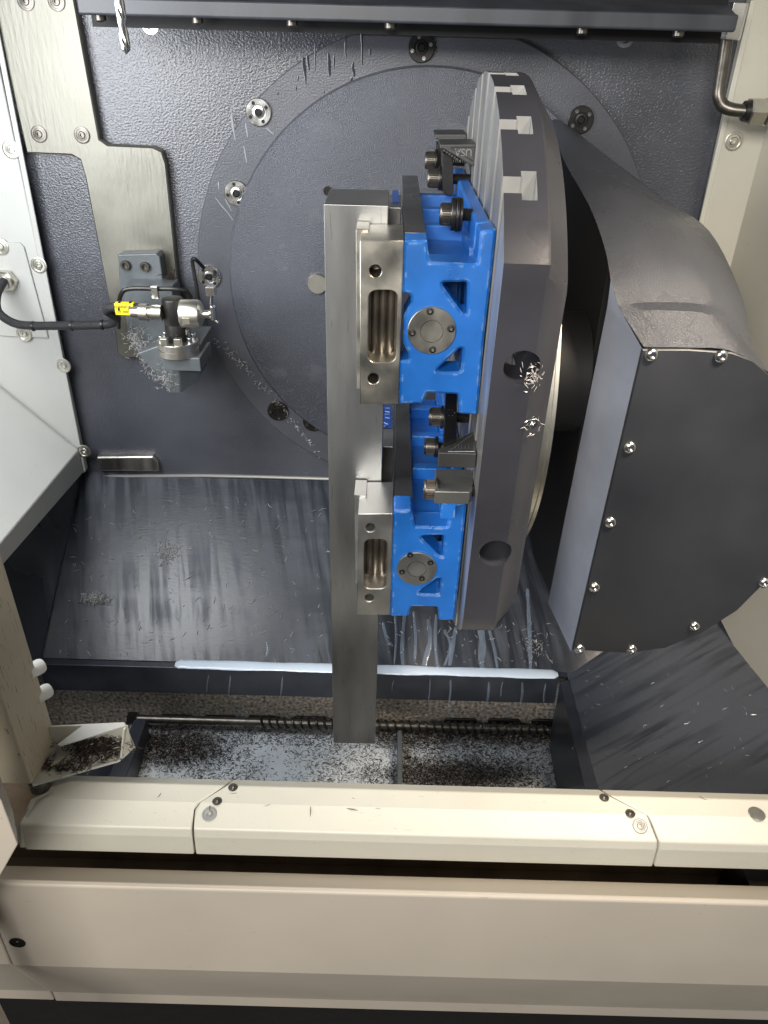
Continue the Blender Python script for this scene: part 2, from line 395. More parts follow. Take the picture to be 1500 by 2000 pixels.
# ================================================================== the setting: the machine's inside
YB = 1.25                                        # front of the back wall
zb = .941                                        # where the wall meets the sloped floor
obj('back_wall', box(-.95, .95, YB, YB+.06, .60, 2.05), CAST, kind='structure')
LA = at(165, 940, y=YB); LB = at(75, 1300, y=.95); RC = at(1092, 1328, y=.95); LIPZ = LB.z
fl = bmesh.new()
prism([(LA.x, YB, zb), (.62, YB, zb), (.62, .965, LIPZ+.004), (LB.x, .965, LIPZ+.004)], (0, 0, -.012), fl)
obj('sloped_floor', fl, FLOOR, kind='structure')
obj('floor_lip', box(LB.x, RC.x, .95, .9645, LIPZ-.058, LIPZ+.0035), LIP, bevel=.002, kind='structure')
obj('chute_wall', sheet([(LA.x, YB, zb), (LB.x, .95, LIPZ), (LB.x, .60, LIPZ-.02), (LB.x-.32, .60, LIPZ+.42), (LB.x-.32, .95, LIPZ+.42), (LA.x-.32, YB, zb+.42)], .006), CHUTE, kind='structure')
# trough under the lip
obj('trough_back', box(-.85, .36, .978, .99, .50, LIPZ-.03), BAND, bevel=.004, kind='structure')
obj('trough_floor', box(-.95, .42, .56, .985, .48, .54), LIP, kind='structure')
obj('trough_pool', box(at(212, 1528, z=.575).x, .40, .60, .985, .555, .575), POOL, kind='structure')
# right hand slope and its step
sx0 = RC.x+.016; K = .40; PN = (-K, 0, 1)
p0 = (sx0, .95, LIPZ)
rl = at(1167, 1545, z=LIPZ-.005)
obj('side_floor', sheet([(sx0, .985, LIPZ), (rl.x, rl.y-.12, LIPZ), (.95, rl.y-.12, LIPZ+K*(.95-sx0)), (.95, YB, LIPZ+K*(.95-sx0)), (sx0, YB, LIPZ)], .006), SIDEF, kind='structure')
obj('trough_side', prism([(RC.x+.002, .948, LIPZ-.002), (sx0-.001, .948, LIPZ+.004), (rl.x-.001, rl.y-.12, LIPZ+.004), (rl.x-.022, rl.y-.12, LIPZ-.002)], (0, 0, -.17)), LIP, bevel=.002, kind='structure')
# floor of the shop, far below
obj('shop_floor', box(-2.5, 2.5, -1.5, 2.5, -.02, 0), MATF, kind='structure')
# right hand white sheet walls
e0 = at(1452, 40, y=1.225); e1 = at(1262, 900, y=1.225); fx = at(1440, 440, y=1.225).x
obj('right_wall', sheet([(e0.x, 1.225, 2.05), (e1.x+.012, 1.225, .85), (fx+.05, 1.225, .85), (fx+.05, 1.225, 2.05)], .024), FRAMEW, bevel=.004, kind='structure')
s0 = at(1418, 1206, y=1.0)
obj('right_side_wall', sheet([(fx+.006, 1.224, 2.05), (fx+.006, 1.224, .90), (fx+.10, .50, .72), (fx+.10, .50, 2.05)], .012), FRAMEW, kind='structure')
# left hand white sheet wall and the white chute cover below it
YW = 1.225
g0 = at(-50, -100, y=YW); g1 = at(165, 925, y=YW)
obj('left_wall', sheet([(g0.x, YW, g0.z+.2), (g1.x, YW, g1.z), (g1.x-.02, YW, g1.z), (-.95, YW, g1.z), (-.95, YW, g0.z+.2)], .022), WHITE, bevel=.003, kind='structure')

# ------------------------------------------------------------------ things of the enclosure
A = at(153, 878, y=YW-.004); B = at(163, 922, y=YW-.004)
cc = Vector((A.x-.34, .72, A.z-.16)); cc = on_plane(-70, 1150, (A.x, 1.2, A.z), (.5, 0.0, 1)) if False else at(-75, 1150, y=.80); dd = at(-75, 1195, y=.80)
t = thing('chute_cover', 'white folded chute cover below the left white wall', 'cover', (A.x-.2, 1.0, cc.z))
up0 = at(-140, 640, y=YW-.004)
obj('cover_face', sheet([A, cc, cc+Vector((-.3, 0, .12)), up0+Vector((-.1, 0, 0)), up0], .004), WHITE, t, bevel=.001)
obj('cover_flange', sheet([A+Vector((.0005, -.001, -.001)), cc+Vector((.0005, -.001, -.001)), dd, B], .004), WHITE, t, bevel=.001)

# machined column pad on the back wall, left
YP = 1.232
def P2(l, Y): return [(lambda q: (q.x, q.z))(at(x, y, y=Y)) for x, y in l]
pad = P2([(-45,-120),(122,-120),(150,28),(194,272),(210,283),(298,287),(316,296),(324,320),(347,545),(352,640),(345,700),(240,699),(229,690),(226,660),(166,345),(156,312),(140,303),(52,299)], YP)
t = thing('machined_pad', 'scraped bright steel pad running down the left of the back wall', 'machine pad', (pad[8][0], 1.24, pad[10][1]))
obj('pad_face', cutplate([pad], ((0, 1.2435, 0), (1,0,0), (0,0,1)), .023, .002), SCRAPED, t)
for x, y in ((76, 262), (160, 264), (50, 2), (110, 3)):
    place('screw', 'padscrew', lambda: flatscrew(.0085), BOLT, at(x, y, y=YP-.001), (0,-1,0), t)
foot = P2([(189,893),(298,892),(308,902),(311,921),(194,920)], 1.238)
obj('wall_pad', cutplate([foot], ((0, 1.2455, 0), (1,0,0), (0,0,1)), .015, .002), STEEL, label='small brown machined pad at the foot of the back wall', cat='machine pad')

# screws of the left wall
wl = [(22,292,'uppermost screw in the left white wall'),(76,518,'screw in the left white wall right of the access plate'),(124,714,'screw in the left white wall level with the sensor base'),(164,881,'lowest screw in the left white wall at the chute cover')]
for x, y, lb in wl:
    place('wall_screw', 'wallscrew', lambda: flatscrew(.0095), PLUG, at(x, y, y=YW-.0005), (0,-1,0), label=lb, cat='screw', group='screws in the white walls')
place('wall_screw', 'wallscrew', None, PLUG, at(1433, 276, y=1.2245), (0,-1,0), label='screw in the right white wall below the pipe fitting', cat='screw', group='screws in the white walls') if False else None
place('wall_screw', 'wallscrew', lambda: flatscrew(.0095), PLUG, at(1433, 276, y=1.2245), (0,-1,0), label='screw in the right white wall below the pipe fitting', cat='screw', group='screws in the white walls')
# edge bead along the left wall
obj('edge_strip', sheet([at(-33, -40, y=YW-.001), at(157, 922, y=YW-.001), at(167, 922, y=YW-.001), at(-22, -40, y=YW-.001)], .004), WHITE, bevel=.0015, label='narrow white edge strip between left wall and grey casting', cat='trim')
re = [at(1478, 0, y=1.224), at(1467, 0, y=1.224), at(1262, 880, y=1.224), at(1272, 880, y=1.224)]
obj('edge_strip', sheet(re, .004), CREAM, bevel=.0015, label='narrow cream edge strip between right wall and dark casting', cat='trim')
# access plate with cable gland
ap = P2([(-80,470),(38,474),(46,482),(94,660),(14,657),(-40,650)], YW-.004)
t = thing('access_plate', 'white access plate with cable gland on the left wall', 'access plate', at(48, 655, y=YW-.002))
obj('plate', cutplate([ap], ((0, YW-.0025, 0), (1,0,0), (0,0,1)), .0035, .0008), WHITE, t)
place('screw', 'wallscrew', None, PLUG, at(47, 652, y=YW-.005), (0,-1,0), t); place('screw', 'wallscrew', None, PLUG, at(1, 482, y=YW-.005), (0,-1,0), t)
g = at(17, 546, y=YW-.005)
ga = Vector((-.25, -1, -.1)).normalized()
gl = obj('gland', join(lathe([(.017,0),(.017,.008)], g, ga, 6), lathe([(.013,.008),(.013,.016),(.0115,.018),(.0115,.026),(.009,.028)], g, ga, 20)), PLUG, t)

# header beam across the top
t = thing('header_beam', 'dark grey folded steel beam across the top of the enclosure', 'beam', (0, 1.1, at(800, 46, y=1.08).z))
zt = at(800, 46, y=1.08).z; bx0 = at(151, 20, y=1.08).x; bx1 = at(1440, 50, y=1.08).x; zl = at(1200, 21, y=1.08).z
obj('lip', box(bx0, bx1, 1.08, 1.095, zt, zl), BEAM, t, bevel=.003)
obj('fold', sheet([(bx0, 1.082, zl-.003), (bx1, 1.082, zl-.003), (bx1, 1.125, zl+.010), (bx0, 1.125, zl+.010)], .004), BEAM, t)
obj('upper_face', box(bx0, bx1, 1.126, 1.14, zl-.03, zl+.3), DARKIN, t)
for x, y in ((195, 37), (385, 43), (570, 45), (762, 52), (1138, 62), (1326, 68)):
    p = at(x, y-8, y=1.10); p.z = zt+.001
    place('beam_bolt', 'beambolt', lambda: lathe([(.007,0),(.007,.006),(.004,.008)], (0,0,0), (0,0,1), 14), BOLT, p, (0,0,-1), t)
for x, y, lb in ((295, 48, 'small bright cable clip under the header beam beside the drill'), (1220, 74, 'small bright cable clip under the right half of the header beam')):
    t = thing('cable_clip', lb, 'clip', at(x, y, y=1.16), 'clips under the header beam'); p = at(x, y, y=1.16)
    obj('tab', box(p.x-.009, p.x+.009, 1.16, 1.163, p.z, p.z+.04), CHROME, t, bevel=.001)
    obj('ring', lathe([(.011,0),(.011,.006),(.006,.006),(.005,.002),(.0005,.002)], (p.x, 1.161, p.z), (0,-1,0), 20), CHROME, t)

# ------------------------------------------------------------------ front sill, three folded sections
F0 = at(750, 1542, z=.93); F1 = at(750, 1577, z=.93); yf = F1.y
G1 = at(750, 1590, y=yf-.006); G2 = at(750, 1636, y=yf-.026); G3 = at(750, 1676, y=yf-.022)
prof = [(F0.y+.02, .915), (F0.y, .93), (yf, .93), (yf-.007, G1.z), (yf-.026, G2.z+.006), (yf-.0275, G2.z-.006), (yf-.024, G3.z), (yf+.02, G3.z)]
t = thing('door_sill', 'cream painted door sill in three folded sections', 'sill', (0, .53, .85))
def xat(px, py, k):
    y, z = prof[k]; p = at(px, py, y=y); return p.x
lx = [at(447,1536,z=.93).x, at(441,1540,z=.93).x, at(386,1573,z=.93).x, at(383,1585,y=prof[3][0]).x, at(377,1625,y=prof[4][0]).x, at(378,1635,y=prof[5][0]).x, at(380,1664,y=prof[6][0]).x, at(380,1664,y=prof[6][0]).x]
rx = [at(1180,1540,z=.93).x, at(1188,1547,z=.93).x, at(1266,1590,z=.93).x, at(1272,1604,y=prof[3][0]).x, at(1285,1650,y=prof[4][0]).x, at(1284,1660,y=prof[5][0]).x, at(1278,1688,y=prof[6][0]).x, at(1278,1688,y=prof[6][0]).x]
zx = [at(100,1540,z=.93).x]*2 + [at(66,1562,z=.93).x, at(58,1575,y=prof[3][0]).x, at(38,1618,y=prof[4][0]).x, at(36,1625,y=prof[5][0]).x, at(46,1652,y=prof[6][0]).x, at(46,1652,y=prof[6][0]).x]
def section(xa, xb):
    bm = bmesh.new(); g = .0008
    a = [bm.verts.new((x+g, y, z)) for x, (y, z) in zip(xa, prof)]; b = [bm.verts.new((x-g, y, z)) for x, (y, z) in zip(xb, prof)]
    for i in range(len(prof)): j = (i+1) % len(prof); bm.faces.new((a[i], a[j], b[j], b[i]))
    bm.faces.new(a[::-1]); bm.faces.new(b); return bm
for xa, xb in ((zx, lx), (lx, rx), (rx, [.75]*8)): obj('sill_section', section(xa, xb), CREAM, t, bevel=.0022, seg=3, smooth=12)
obj('end_return', sheet([at(98,1545,z=.934), at(60,1562,z=.934), at(30,1618,y=prof[4][0]-.002), at(40,1655,y=prof[6][0]-.002), at(50,1655,y=prof[6][0]-.002), at(42,1620,y=prof[4][0]-.002), at(68,1566,z=.934), at(98,1549,z=.934)], .003), CREAM, t)
obj('core', section([-.6]*8, [.74]*8), DARKIN, t) if False else None
for x, y in ((455, 1535), (424, 1562), (1180, 1555), (1231, 1586)):
    place('top_screw', 'topscrew', lambda: flatscrew(.0040), BOLT, at(x, y+3, z=.9302), (0,0,1), t)
nf = Vector((0, -(prof[3][1]-prof[4][1]), -(prof[4][0]-prof[3][0]))).normalized(); nf = Vector((0, -abs(nf.y), abs(nf.z)))
for x, y in ((409, 1590), (1250, 1614)):
    k = (y-1583)/60
    p = on_plane(x, y, (0, prof[3][0], prof[3][1]), nf)
    place('face_screw', 'facescrew', lambda: flatscrew(.0060), GREYW, p+nf*.0005, nf, t)
place('plug', 'sillplug', lambda: lathe([(.009,0),(.009,.0006),(.0075,.001),(.0001,.001)], (0,0,0), Z, 20, caps=False), CHROME, at(1478, 1590, z=.9305), (0,0,1), t)
# recess under the sill
t = thing('door_track', 'dark brown door track in the slot under the sill', 'track', (0, .54, .70))
obj('track_ledge', box(-.75, .80, .505, .57, .76, .77), TRACK, t)
obj('track_back', box(-.75, .80, .5705, .58, .70, .905), TRACK, t)
obj('track_block', box(at(1445, 1715, z=.83).x, .80, .50, .56, .771, .845), BLACK, label='black end block at the right of the sill slot', cat='block')
# apron panel under the sill
Q0 = at(750, 1711, y=.500); Q1 = at(750, 1738, y=.468); Q2 = at(750, 1748, y=.464); Q3 = at(750, 1905, y=.464); Q4 = at(750, 1955, y=.535); Q5 = at(750, 1973, y=.535)
pp = [(q.y, q.z) for q in (Q0, Q1, Q2, Q3, Q4, Q5)]+[(.55, Q5.z), (.55, Q5.z+.05), (.502, Q0.z-.003)]
def run(xa, xb, pr):
    bm = bmesh.new(); a = [bm.verts.new((x, y, z)) for x, (y, z) in zip(xa, pr)]; b = [bm.verts.new((x, y, z)) for x, (y, z) in zip(xb, pr)]
    for i in range(len(pr)): j = (i+1) % len(pr); bm.faces.new((a[i], a[j], b[j], b[i]))
    bm.faces.new(a[::-1]); bm.faces.new(b); return bm
sx = [at(-60,1690,y=.5).x, at(-40,1720,y=.468).x, at(-40,1730,y=.464).x, at(22,1880,y=.464).x, at(103,1942,y=.535).x, at(110,1960,y=.535).x]; sx += [sx[-1], sx[-1], sx[0]]
t = thing('machine_apron', 'long cream apron panel below the door sill', 'apron', (0, .48, Q5.z))
obj('panel', run(sx, [.75]*9, pp), WARMW, t, bevel=.0035, seg=3, smooth=8)
place('screw', 'apronscrew', lambda: flatscrew(.0068), BLACK, at(34, 1841, y=.4635), (0,-1,0), t)
obj('corner_apron', run([-.7]*9, [x-.0015 for x in sx], [(y+.001, z) for y, z in pp]), WARMW, bevel=.003, smooth=8, label='short cream corner panel left of the long apron', cat='apron')
obj('floor_seal', tube([at(186, 931, y=YB-.004), at(400, 929, y=YB-.004), at(645, 935, y=YB-.004), (.45, YB-.004, zb+.001)], .0035, 8, None, 2), GREYW, label='thin grey sealant bead where back wall meets sloped floor', cat='sealant')
# ================================================================== rotary drive on the back wall
CX, CZ, YR = .0525, 1.3085, 1.241
ztop = at(820, 70, y=YR).z
ring = []
for i in range(160):
    a = 2*math.pi*i/160; x, z = CX+.3640*math.cos(a), CZ+.3640*math.sin(a)
    if z > ztop: z = ztop; x = CX+(.3640**2-(ztop-CZ)**2)**.5*math.cos(a)/max(.05, abs(math.cos(math.asin(min(1,(ztop-CZ)/.364))))) if False else x
    ring.append((x, z))
t = thing('bearing_ring', 'grey painted bearing ring with round bolt covers on the back wall', 'bearing ring', (CX, YR, CZ-.36))
obj('ring', cutplate([ring, circ((CX, CZ), .290, 128)], ((0, YR+.006, 0), (1,0,0), (0,0,1)), .012, .0015), CASTR, t)
def bcover():
    r = .0186
    return lathe([(r, 0), (r, .0025), (r*.95, .0032), (r*.56, .0032), (r*.53, .0012), (r*.46, .0012), (r*.44, .0030), (r*.30, .0034), (r*.24, .0005), (.0001, .0005)], (0,0,0), Z, 32, caps=False)
for x, y, rr in ((505,219,.5), (462,377,.2), (409,540,.7), (543,802,.1), (612,823,.4), (823,93,.3), (1134,234,.6)):
    p = at(x, y, y=YR-.001)
    c = place('bolt_cover', 'bcover', bcover, BLACK if x in (543, 612, 823, 1134) else CHROME, p, (0,-1,0), t)
    if x in (543, 612, 823, 1134):
        c.data = PROTO.setdefault('bcoverb', c.data.copy()); c.data.materials[0] = BLACK
    for k in range(4):
        a = rr+k*math.pi/2; q = p+Vector((math.cos(a)*.0133, -.0030, math.sin(a)*.0133))
        place('pin_hole', 'pinhole', lambda: lathe([(.0026,0),(.0026,.0004),(.0001,.0004)], (0,0,0), Z, 12, caps=False), DARKIN if x not in (543, 612, 823, 1134) else CHROME, q, (0,-1,0), c) if x not in (543,612,823,1134) else \
        place('pin_hole', 'pinholeb', lambda: lathe([(.0026,0),(.0026,.0004),(.0001,.0004)], (0,0,0), Z, 12, caps=False), CHROME, q, (0,-1,0), c)
    q = p+Vector((0, -.0028, 0))
    place('socket', 'bsocket', lambda: lathe([(.0046,-.001),(.0046,.0008),(.0001,.0008)], (0,0,0), Z, 6, caps=False), DARKIN, q, (0,-1,0), c)
t = thing('rotary_disc', 'large round grey disc turning inside the bearing ring', 'rotary disc', (CX, 1.23, CZ-.31))
obj('disc', lathe([(.3115, 0), (.3115, .020), (.3085, .023), (.0001, .023)], (CX, 1.252, CZ), (0,-1,0), 160, caps=False), DISC, t)
pl = obj('plug', lathe([(.0165, 0), (.0165, .003), (.0150, .0045), (.0001, .0045)], at(620, 554, y=1.2285), (0,-1,0), 32, caps=False), PLUG, t)
obj('small_hole', lathe([(.0068, 0), (.0068, .0012), (.0045, .0012), (.0045, .0002), (.0001, .0002)], at(640, 373, y=1.2285), (0,-1,0), 20, caps=False), BLACK, t)

# ------------------------------------------------------------------ cast arm carrying the platter
XI = .2208
t = thing('trunnion', 'dark grey cast trunnion arm with bolted front cover, right of the platter', 'trunnion', (.3, .95, 1.02))
sec = [
 [(1076,236,1.215),(1083,233,1.215),(1092,234,1.215),(1103,240,1.215)],
 [(1100,310,1.084),(1130,296,1.09),(1165,296,1.10),(1196,312,1.12)],
 [(1150,400,.909),(1200,378,.93),(1255,376,.97),(1303,392,1.03)],
 [(1180,480,.816),(1250,452,.84),(1325,440,.89),(1386,452,.95)],
 [(1193,545,.770),(1270,528,.78),(1365,520,.81),(1446,570,.87)],
 [(1207,596,.748),(1290,590,.752),(1395,600,.765),(1464,650,.80)],
 [(1214,610,.7415),(1295,606,.733),(1400,618,.736),(1470,676,.762)],
 [(1258,678,.7055),(1345,679,.7055),(1428,685,.7055),(1502,728,.7055)]]
bm = bmesh.new(); rows = []
for s in sec:
    pts = [at(a, b, y=c) for a, b, c in s]
    pts = smoothpath(pts, 3)
    last = pts[-1]; pts += [last+Vector((.02, .03, -.03)), last+Vector((.03, .06, -.12)), last+Vector((.02, .08, -.30))]
    rows.append([bm.verts.new(p) for p in pts])
# dense, smooth along the arm as well
bm.free(); bm = bmesh.new(); raw = []
for s in sec:
    pts = smoothpath([at(a, b, y=c) for a, b, c in s], 4); last = pts[-1]
    pts += [last+Vector((.012, .02, -.015)), last+Vector((.022, .05, -.07)), last+Vector((.02, .08, -.30))]; raw.append(pts)
cols = [smoothpath([r[k] for r in raw[:6]], 5)+[r[k] for r in raw[6:]] for k in range(len(raw[0]))]
gv = [[bm.verts.new(p) for p in c] for c in cols]
for c, d in zip(gv, gv[1:]):
    for i in range(len(c)-1): bm.faces.new((c[i], c[i+1], d[i+1], d[i]))
obj('shell', bm, ARMP, t, smooth=24)
inner = [p.copy() for p in cols[0][:-1]]
wall = [Vector((XI+.004, p.y, p.z-.004)) for p in inner if p.y > .80]+[Vector((XI+.004, .79, 1.03)), Vector((XI+.004, .93, 1.0)), Vector((XI+.004, 1.225, 1.06))]
obj('inner_wall', prism(wall, (.02, 0, 0)), DARKIN, t)
cov = [(1255,683),(1345,683),(1430,689),(1472,705),(1504,733),(1535,785),(1550,900),(1538,1040),(1500,1133),(1440,1193),(1370,1238),(1300,1266),(1232,1276),(1118,1270)]
cp = P2(cov, .70)
obj('front_cover', cutplate([cp], ((0, .7025, 0), (1,0,0), (0,0,1)), .005, .001), COVER, t)
cv = bpy.data.objects[[o.name for o in t.children if o.name.startswith('front_cover')][0]]
for x, y in ((1272,693),(1408,696),(1230,874),(1192,1020),(1161,1147),(1132,1267),(1234,1268),(1356,1223),(1492,1138)):
    place('cover_screw', 'cscrew', lambda: buttonhead(.0068), CHROME, at(x, y, y=.6998), (0,-1,0), cv)
body = [(x+(-.0015 if False else 0), z) for x, z in cp]
obj('housing', cutplate([P2([(1260,688),(1345,687),(1430,693),(1470,708),(1500,736),(1530,785),(1546,900),(1534,1040),(1497,1131),(1438,1190),(1368,1234),(1298,1262),(1232,1271),(1128,1266)], .70)], ((0, .80, 0), (1,0,0), (0,0,1)), .19, .002), ARMP, t)
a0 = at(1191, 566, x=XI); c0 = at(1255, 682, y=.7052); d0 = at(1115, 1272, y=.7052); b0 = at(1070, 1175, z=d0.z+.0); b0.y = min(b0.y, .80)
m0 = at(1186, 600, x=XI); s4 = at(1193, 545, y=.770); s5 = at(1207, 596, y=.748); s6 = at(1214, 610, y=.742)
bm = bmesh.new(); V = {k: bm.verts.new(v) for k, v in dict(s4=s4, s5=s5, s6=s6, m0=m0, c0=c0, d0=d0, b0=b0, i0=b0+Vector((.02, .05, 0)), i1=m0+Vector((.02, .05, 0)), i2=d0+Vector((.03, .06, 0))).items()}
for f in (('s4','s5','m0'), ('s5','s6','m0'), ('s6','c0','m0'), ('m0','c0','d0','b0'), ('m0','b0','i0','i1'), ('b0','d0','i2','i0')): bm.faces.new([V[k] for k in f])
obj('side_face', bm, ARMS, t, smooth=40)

# ------------------------------------------------------------------ platter
PY, PZ, PR, X0, TW = .852, 1.320, .305, .088, rad(4)
def outline(r, d, n=150):
    o = []
    for i in range(n):
        a = 2*math.pi*i/n; y, z = r*math.cos(a), r*math.sin(a); y = max(y, -d)
        if y == -d and abs(z) > (r*r-d*d)**.5: z = math.copysign((r*r-d*d)**.5, z)
        o.append((y*math.cos(TW)-z*math.sin(TW), y*math.sin(TW)+z*math.cos(TW)))
    return o
def loft(stations, c):
    bm = bmesh.new(); rs = []
    for x, r, d in stations: rs.append([bm.verts.new((x, c[0]+y, c[1]+z)) for y, z in outline(r, d)])
    for p, q in zip(rs, rs[1:]):
        for i in range(len(p)): bm.faces.new((p[i], p[(i+1) % len(p)], q[(i+1) % len(q)], q[i]))
    bm.faces.new(rs[0]); bm.faces.new(rs[-1][::-1]); return bm
FD = .232
slab = loft([(X0+.0005, PR, FD), (.1235, PR, FD), (.1255, PR-.001, FD-.001), (.140, PR-.022, FD-.012), (.146, PR-.030, FD-.02)], (PY, PZ))
def rot(y, z): return (PY+y*math.cos(TW)-z*math.sin(TW), PZ+y*math.sin(TW)+z*math.cos(TW))
slots = [-.180, -.120, -.060, 0, .060, .120, .180]
cuts = []
zax = Vector((0, -math.sin(TW), math.cos(TW))); yax = Vector((0, math.cos(TW), math.sin(TW)))
for s in slots:
    c = Vector((0, *rot(s, 0)))
    def bar(x0, x1, hw):
        pts = [c+Vector((x0,0,0))-yax*hw-zax*.40, c+Vector((x0,0,0))+yax*hw-zax*.40, c+Vector((x0,0,0))+yax*hw+zax*.40, c+Vector((x0,0,0))-yax*hw+zax*.40]
        return prism(pts, (x1-x0, 0, 0))
    cuts.append(bar(X0-.01, .1035, .0065)); cuts.append(bar(.1030, .1155, .0115))
fn = -yax
def bore(px, py, r, dep):
    p = on_plane(px, py, Vector((0, *rot(-FD, 0))), fn)
    cuts.append(cyl(p+fn*.02, p-fn*dep, r, 32)); return p
h1 = bore(1020, 719, .0160, .07); h2 = bore(968, 1081, .0165, .07); h3 = bore(1041, 832, .0062, .03)
t = thing('platter', 'round rotary platter on edge with T-slots and a flat front', 'platter', (.12, PY, PZ-PR))
me = carve(slab, cuts)
po = obj('platter_body', me, PLATP, t, smooth=18)
po.data.materials.append(TFACE); po.data.materials.append(SLOT)
for p in po.data.polygons:
    c = p.center+ORG[po.name]
    if p.normal.x < -.9 and c.x < X0+.004: p.material_index = 1
    elif abs(p.normal.dot(yax)) > .9 and c.x < .1165 and not (p.normal.dot(-yax) > .9 and abs((c-Vector((0, *rot(-FD, 0)))).dot(yax)) < .002): p.material_index = 2
    elif c.x < .1165 and abs(p.normal.x) > .9: p.material_index = 2
obj('face_edge', loft([(X0-.0012, PR-.0006, FD-.0006), (X0+.0002, PR+.0004, FD+.0004)], (PY, PZ)), TFACE, t) if False else None
nk = obj('neck_ring', lathe([(.204, 0), (.204, .005), (.202, .0055), (.202, .007), (.204, .0075), (.204, .011), (.15, .011)], (.147, PY, PZ), (1,0,0), 96), PLUG, t)
obj('neck', lathe([(.07, .0), (.07, .066)], (.158, PY, PZ), (1,0,0), 96), DARKIN, t)
for p, r in ((h3, .0062),):
    obj('set_screw', lathe([(r*.98, 0), (r*.9, .004), (r*.45, .004), (r*.4, .001), (.0001, .001)], p-fn*.010, fn, 20, caps=False), CHROME, t)
tt = at(1005, 640, y=.62)

# ================================================================== two vises holding the long bar
def vise(label, out, tris, cap, scr, jaw, jholes, pocket, strip, zlo, zhi, flo, fhi, jm, bolts=()):
    Yv = .667
    t = thing('machine_vise', label, 'vise', (.05, .8, flo), 'vises on the platter')
    loops = [rpoly(P2(out, Yv), .0022, 3)]+[rpoly(P2(q, Yv), .0030, 4) for q in tris]
    obj('end_plate', cutplate(loops, ((0, Yv+.016, 0), (1,0,0), (0,0,1)), .032, .0024), BLUE, t)
    obj('bed', box(.0330, .0700, Yv+.110, 1.020, zlo+.020, zhi-.024), BLUE, t, bevel=.002)
    obj('base_flange', box(.0735, X0-.0004, Yv+.034, 1.030, flo+.004, fhi-.001), BLUE, t, bevel=.003, seg=3)
    obj('base_web', box(.0700, .0740, Yv+.033, 1.018, zhi-.030, zhi-.012), BLUE, t)
    obj('base_web', box(.0700, .0740, Yv+.033, 1.018, zlo+.015, zlo+.030), BLUE, t)
    obj('side_wall', box(.0330, .0700, Yv+.0325, Yv+.1095, zhi-.030, zhi-.024), BLUE, t)
    for k in range(3):
        y = .785+k*.085
        obj('rib', box(.0320, .0742, y, y+.014, zlo+.012, zhi-.010), BLUE, t, bevel=.002)
    for z0, z1 in ((zhi-.020, zhi), (zlo, zlo+.020)):
        obj('rail', box(.0112, .0305, Yv+.034, 1.030, z0, z1), RAIL, t, bevel=.0008)
    obj('rail_web', box(.0250, .0328, Yv+.0335, 1.022, zhi-.034, zhi-.0205), BLUE, t)
    obj('moving_jaw', box(-.030, .0095, .8215, .895, zlo+.001, zhi-.001), JAWS, t, bevel=.001)
    # fixed jaw with pocket
    pj = P2(jaw, Yv); px = P2(pocket, Yv)
    jl = [rpoly(pj, .0004, 1)]+[circ(P2([h], Yv)[0], .0053, 20) for h in jholes]+[rpoly(px, .0085, 6)]
    j = obj('fixed_jaw', cutplate(jl, ((0, Yv+.0335, 0), (1,0,0), (0,0,1)), .0668, .0008), jm, t)
    for h in jholes:
        q = at(*h, y=Yv+.002)
        obj('thread', lathe([(.0054, 0)]+[(.0047+.0007*(k % 2), .0012*k) for k in range(1, 22)]+[(.0001, .027)], q, (0,1,0), 18, caps=False), CHROME if jm is JAWS else BOLT, j)
    xs = [p[0] for p in px]; zs = [p[1] for p in px]; xa, xb, za, zc_ = min(xs), max(xs), min(zs), max(zs)
    bm = box(xa-.002, xb+.002, Yv+.028, Yv+.034, za-.002, zc_+.002)
    for k in range(3):
        xc = xa+(xb-xa)*(.22+.28*k); tube([(xc, Yv+.0285, za), (xc, Yv+.0285, zc_)], .0040, 12, bm, 0)
    obj('pocket_floor', bm, POCK, j)
    sp = [(x, min(z, zhi+.0015)) for x, z in P2(strip, .70)]
    obj('jaw_plate', cutplate([sp], ((0, .717, 0), (1,0,0), (0,0,1)), .033, .0004), jm, t)
    # screw end cap
    c = at(*cap, y=Yv)
    e = obj('end_cap', lathe([(.0218, -.002), (.0218, .0022), (.0212, .0028), (.0106, .0028), (.0104, .0010), (.0099, .0010), (.0097, .0026), (.0001, .0026)], c, (0,-1,0), 48, caps=False), jm, t)
    for s in scr:
        q = at(*s, y=Yv-.0029)
        place('cap_screw', 'capscrew', lambda: lathe([(.0034, 0), (.0034, .0003), (.0029, .0003), (.0026, -.0006), (.0024, .0010), (.0015, .0012), (.0014, -.0010), (.0001, -.0010)], (0,0,0), Z, 18, caps=False), BLACK, q, (0,-1,0), e)
    return t
v1 = vise('upper blue machine vise with worn steel front jaw',
  [(790,471),(834,469),(839,512),(932,516),(938,452),(970,447),(960,540),(946,660),(933,812),(897,809),(895,771),(834,768),(827,789),(780,791),(781,706),(799,703),(797,690),(788,672),(789,617),(803,592),(802,576),(785,574)],
  [[(859,552),(913,551),(911,614),(905,614)], [(848,728),(897,682),(904,681),(900,727)]],
  (843,645), [(840,608),(881,642),(845,683),(805,650)],
  [(703,470),(788.5,470),(778.5,790),(703,790)], [(733,530),(729,740)], [(720,567),(777,567),(773,708),(718,708)],
  [(695,436),(720,436),(720,760),(697,760)], 1.3540, 1.5050, 1.3455, 1.5165, JAWW)
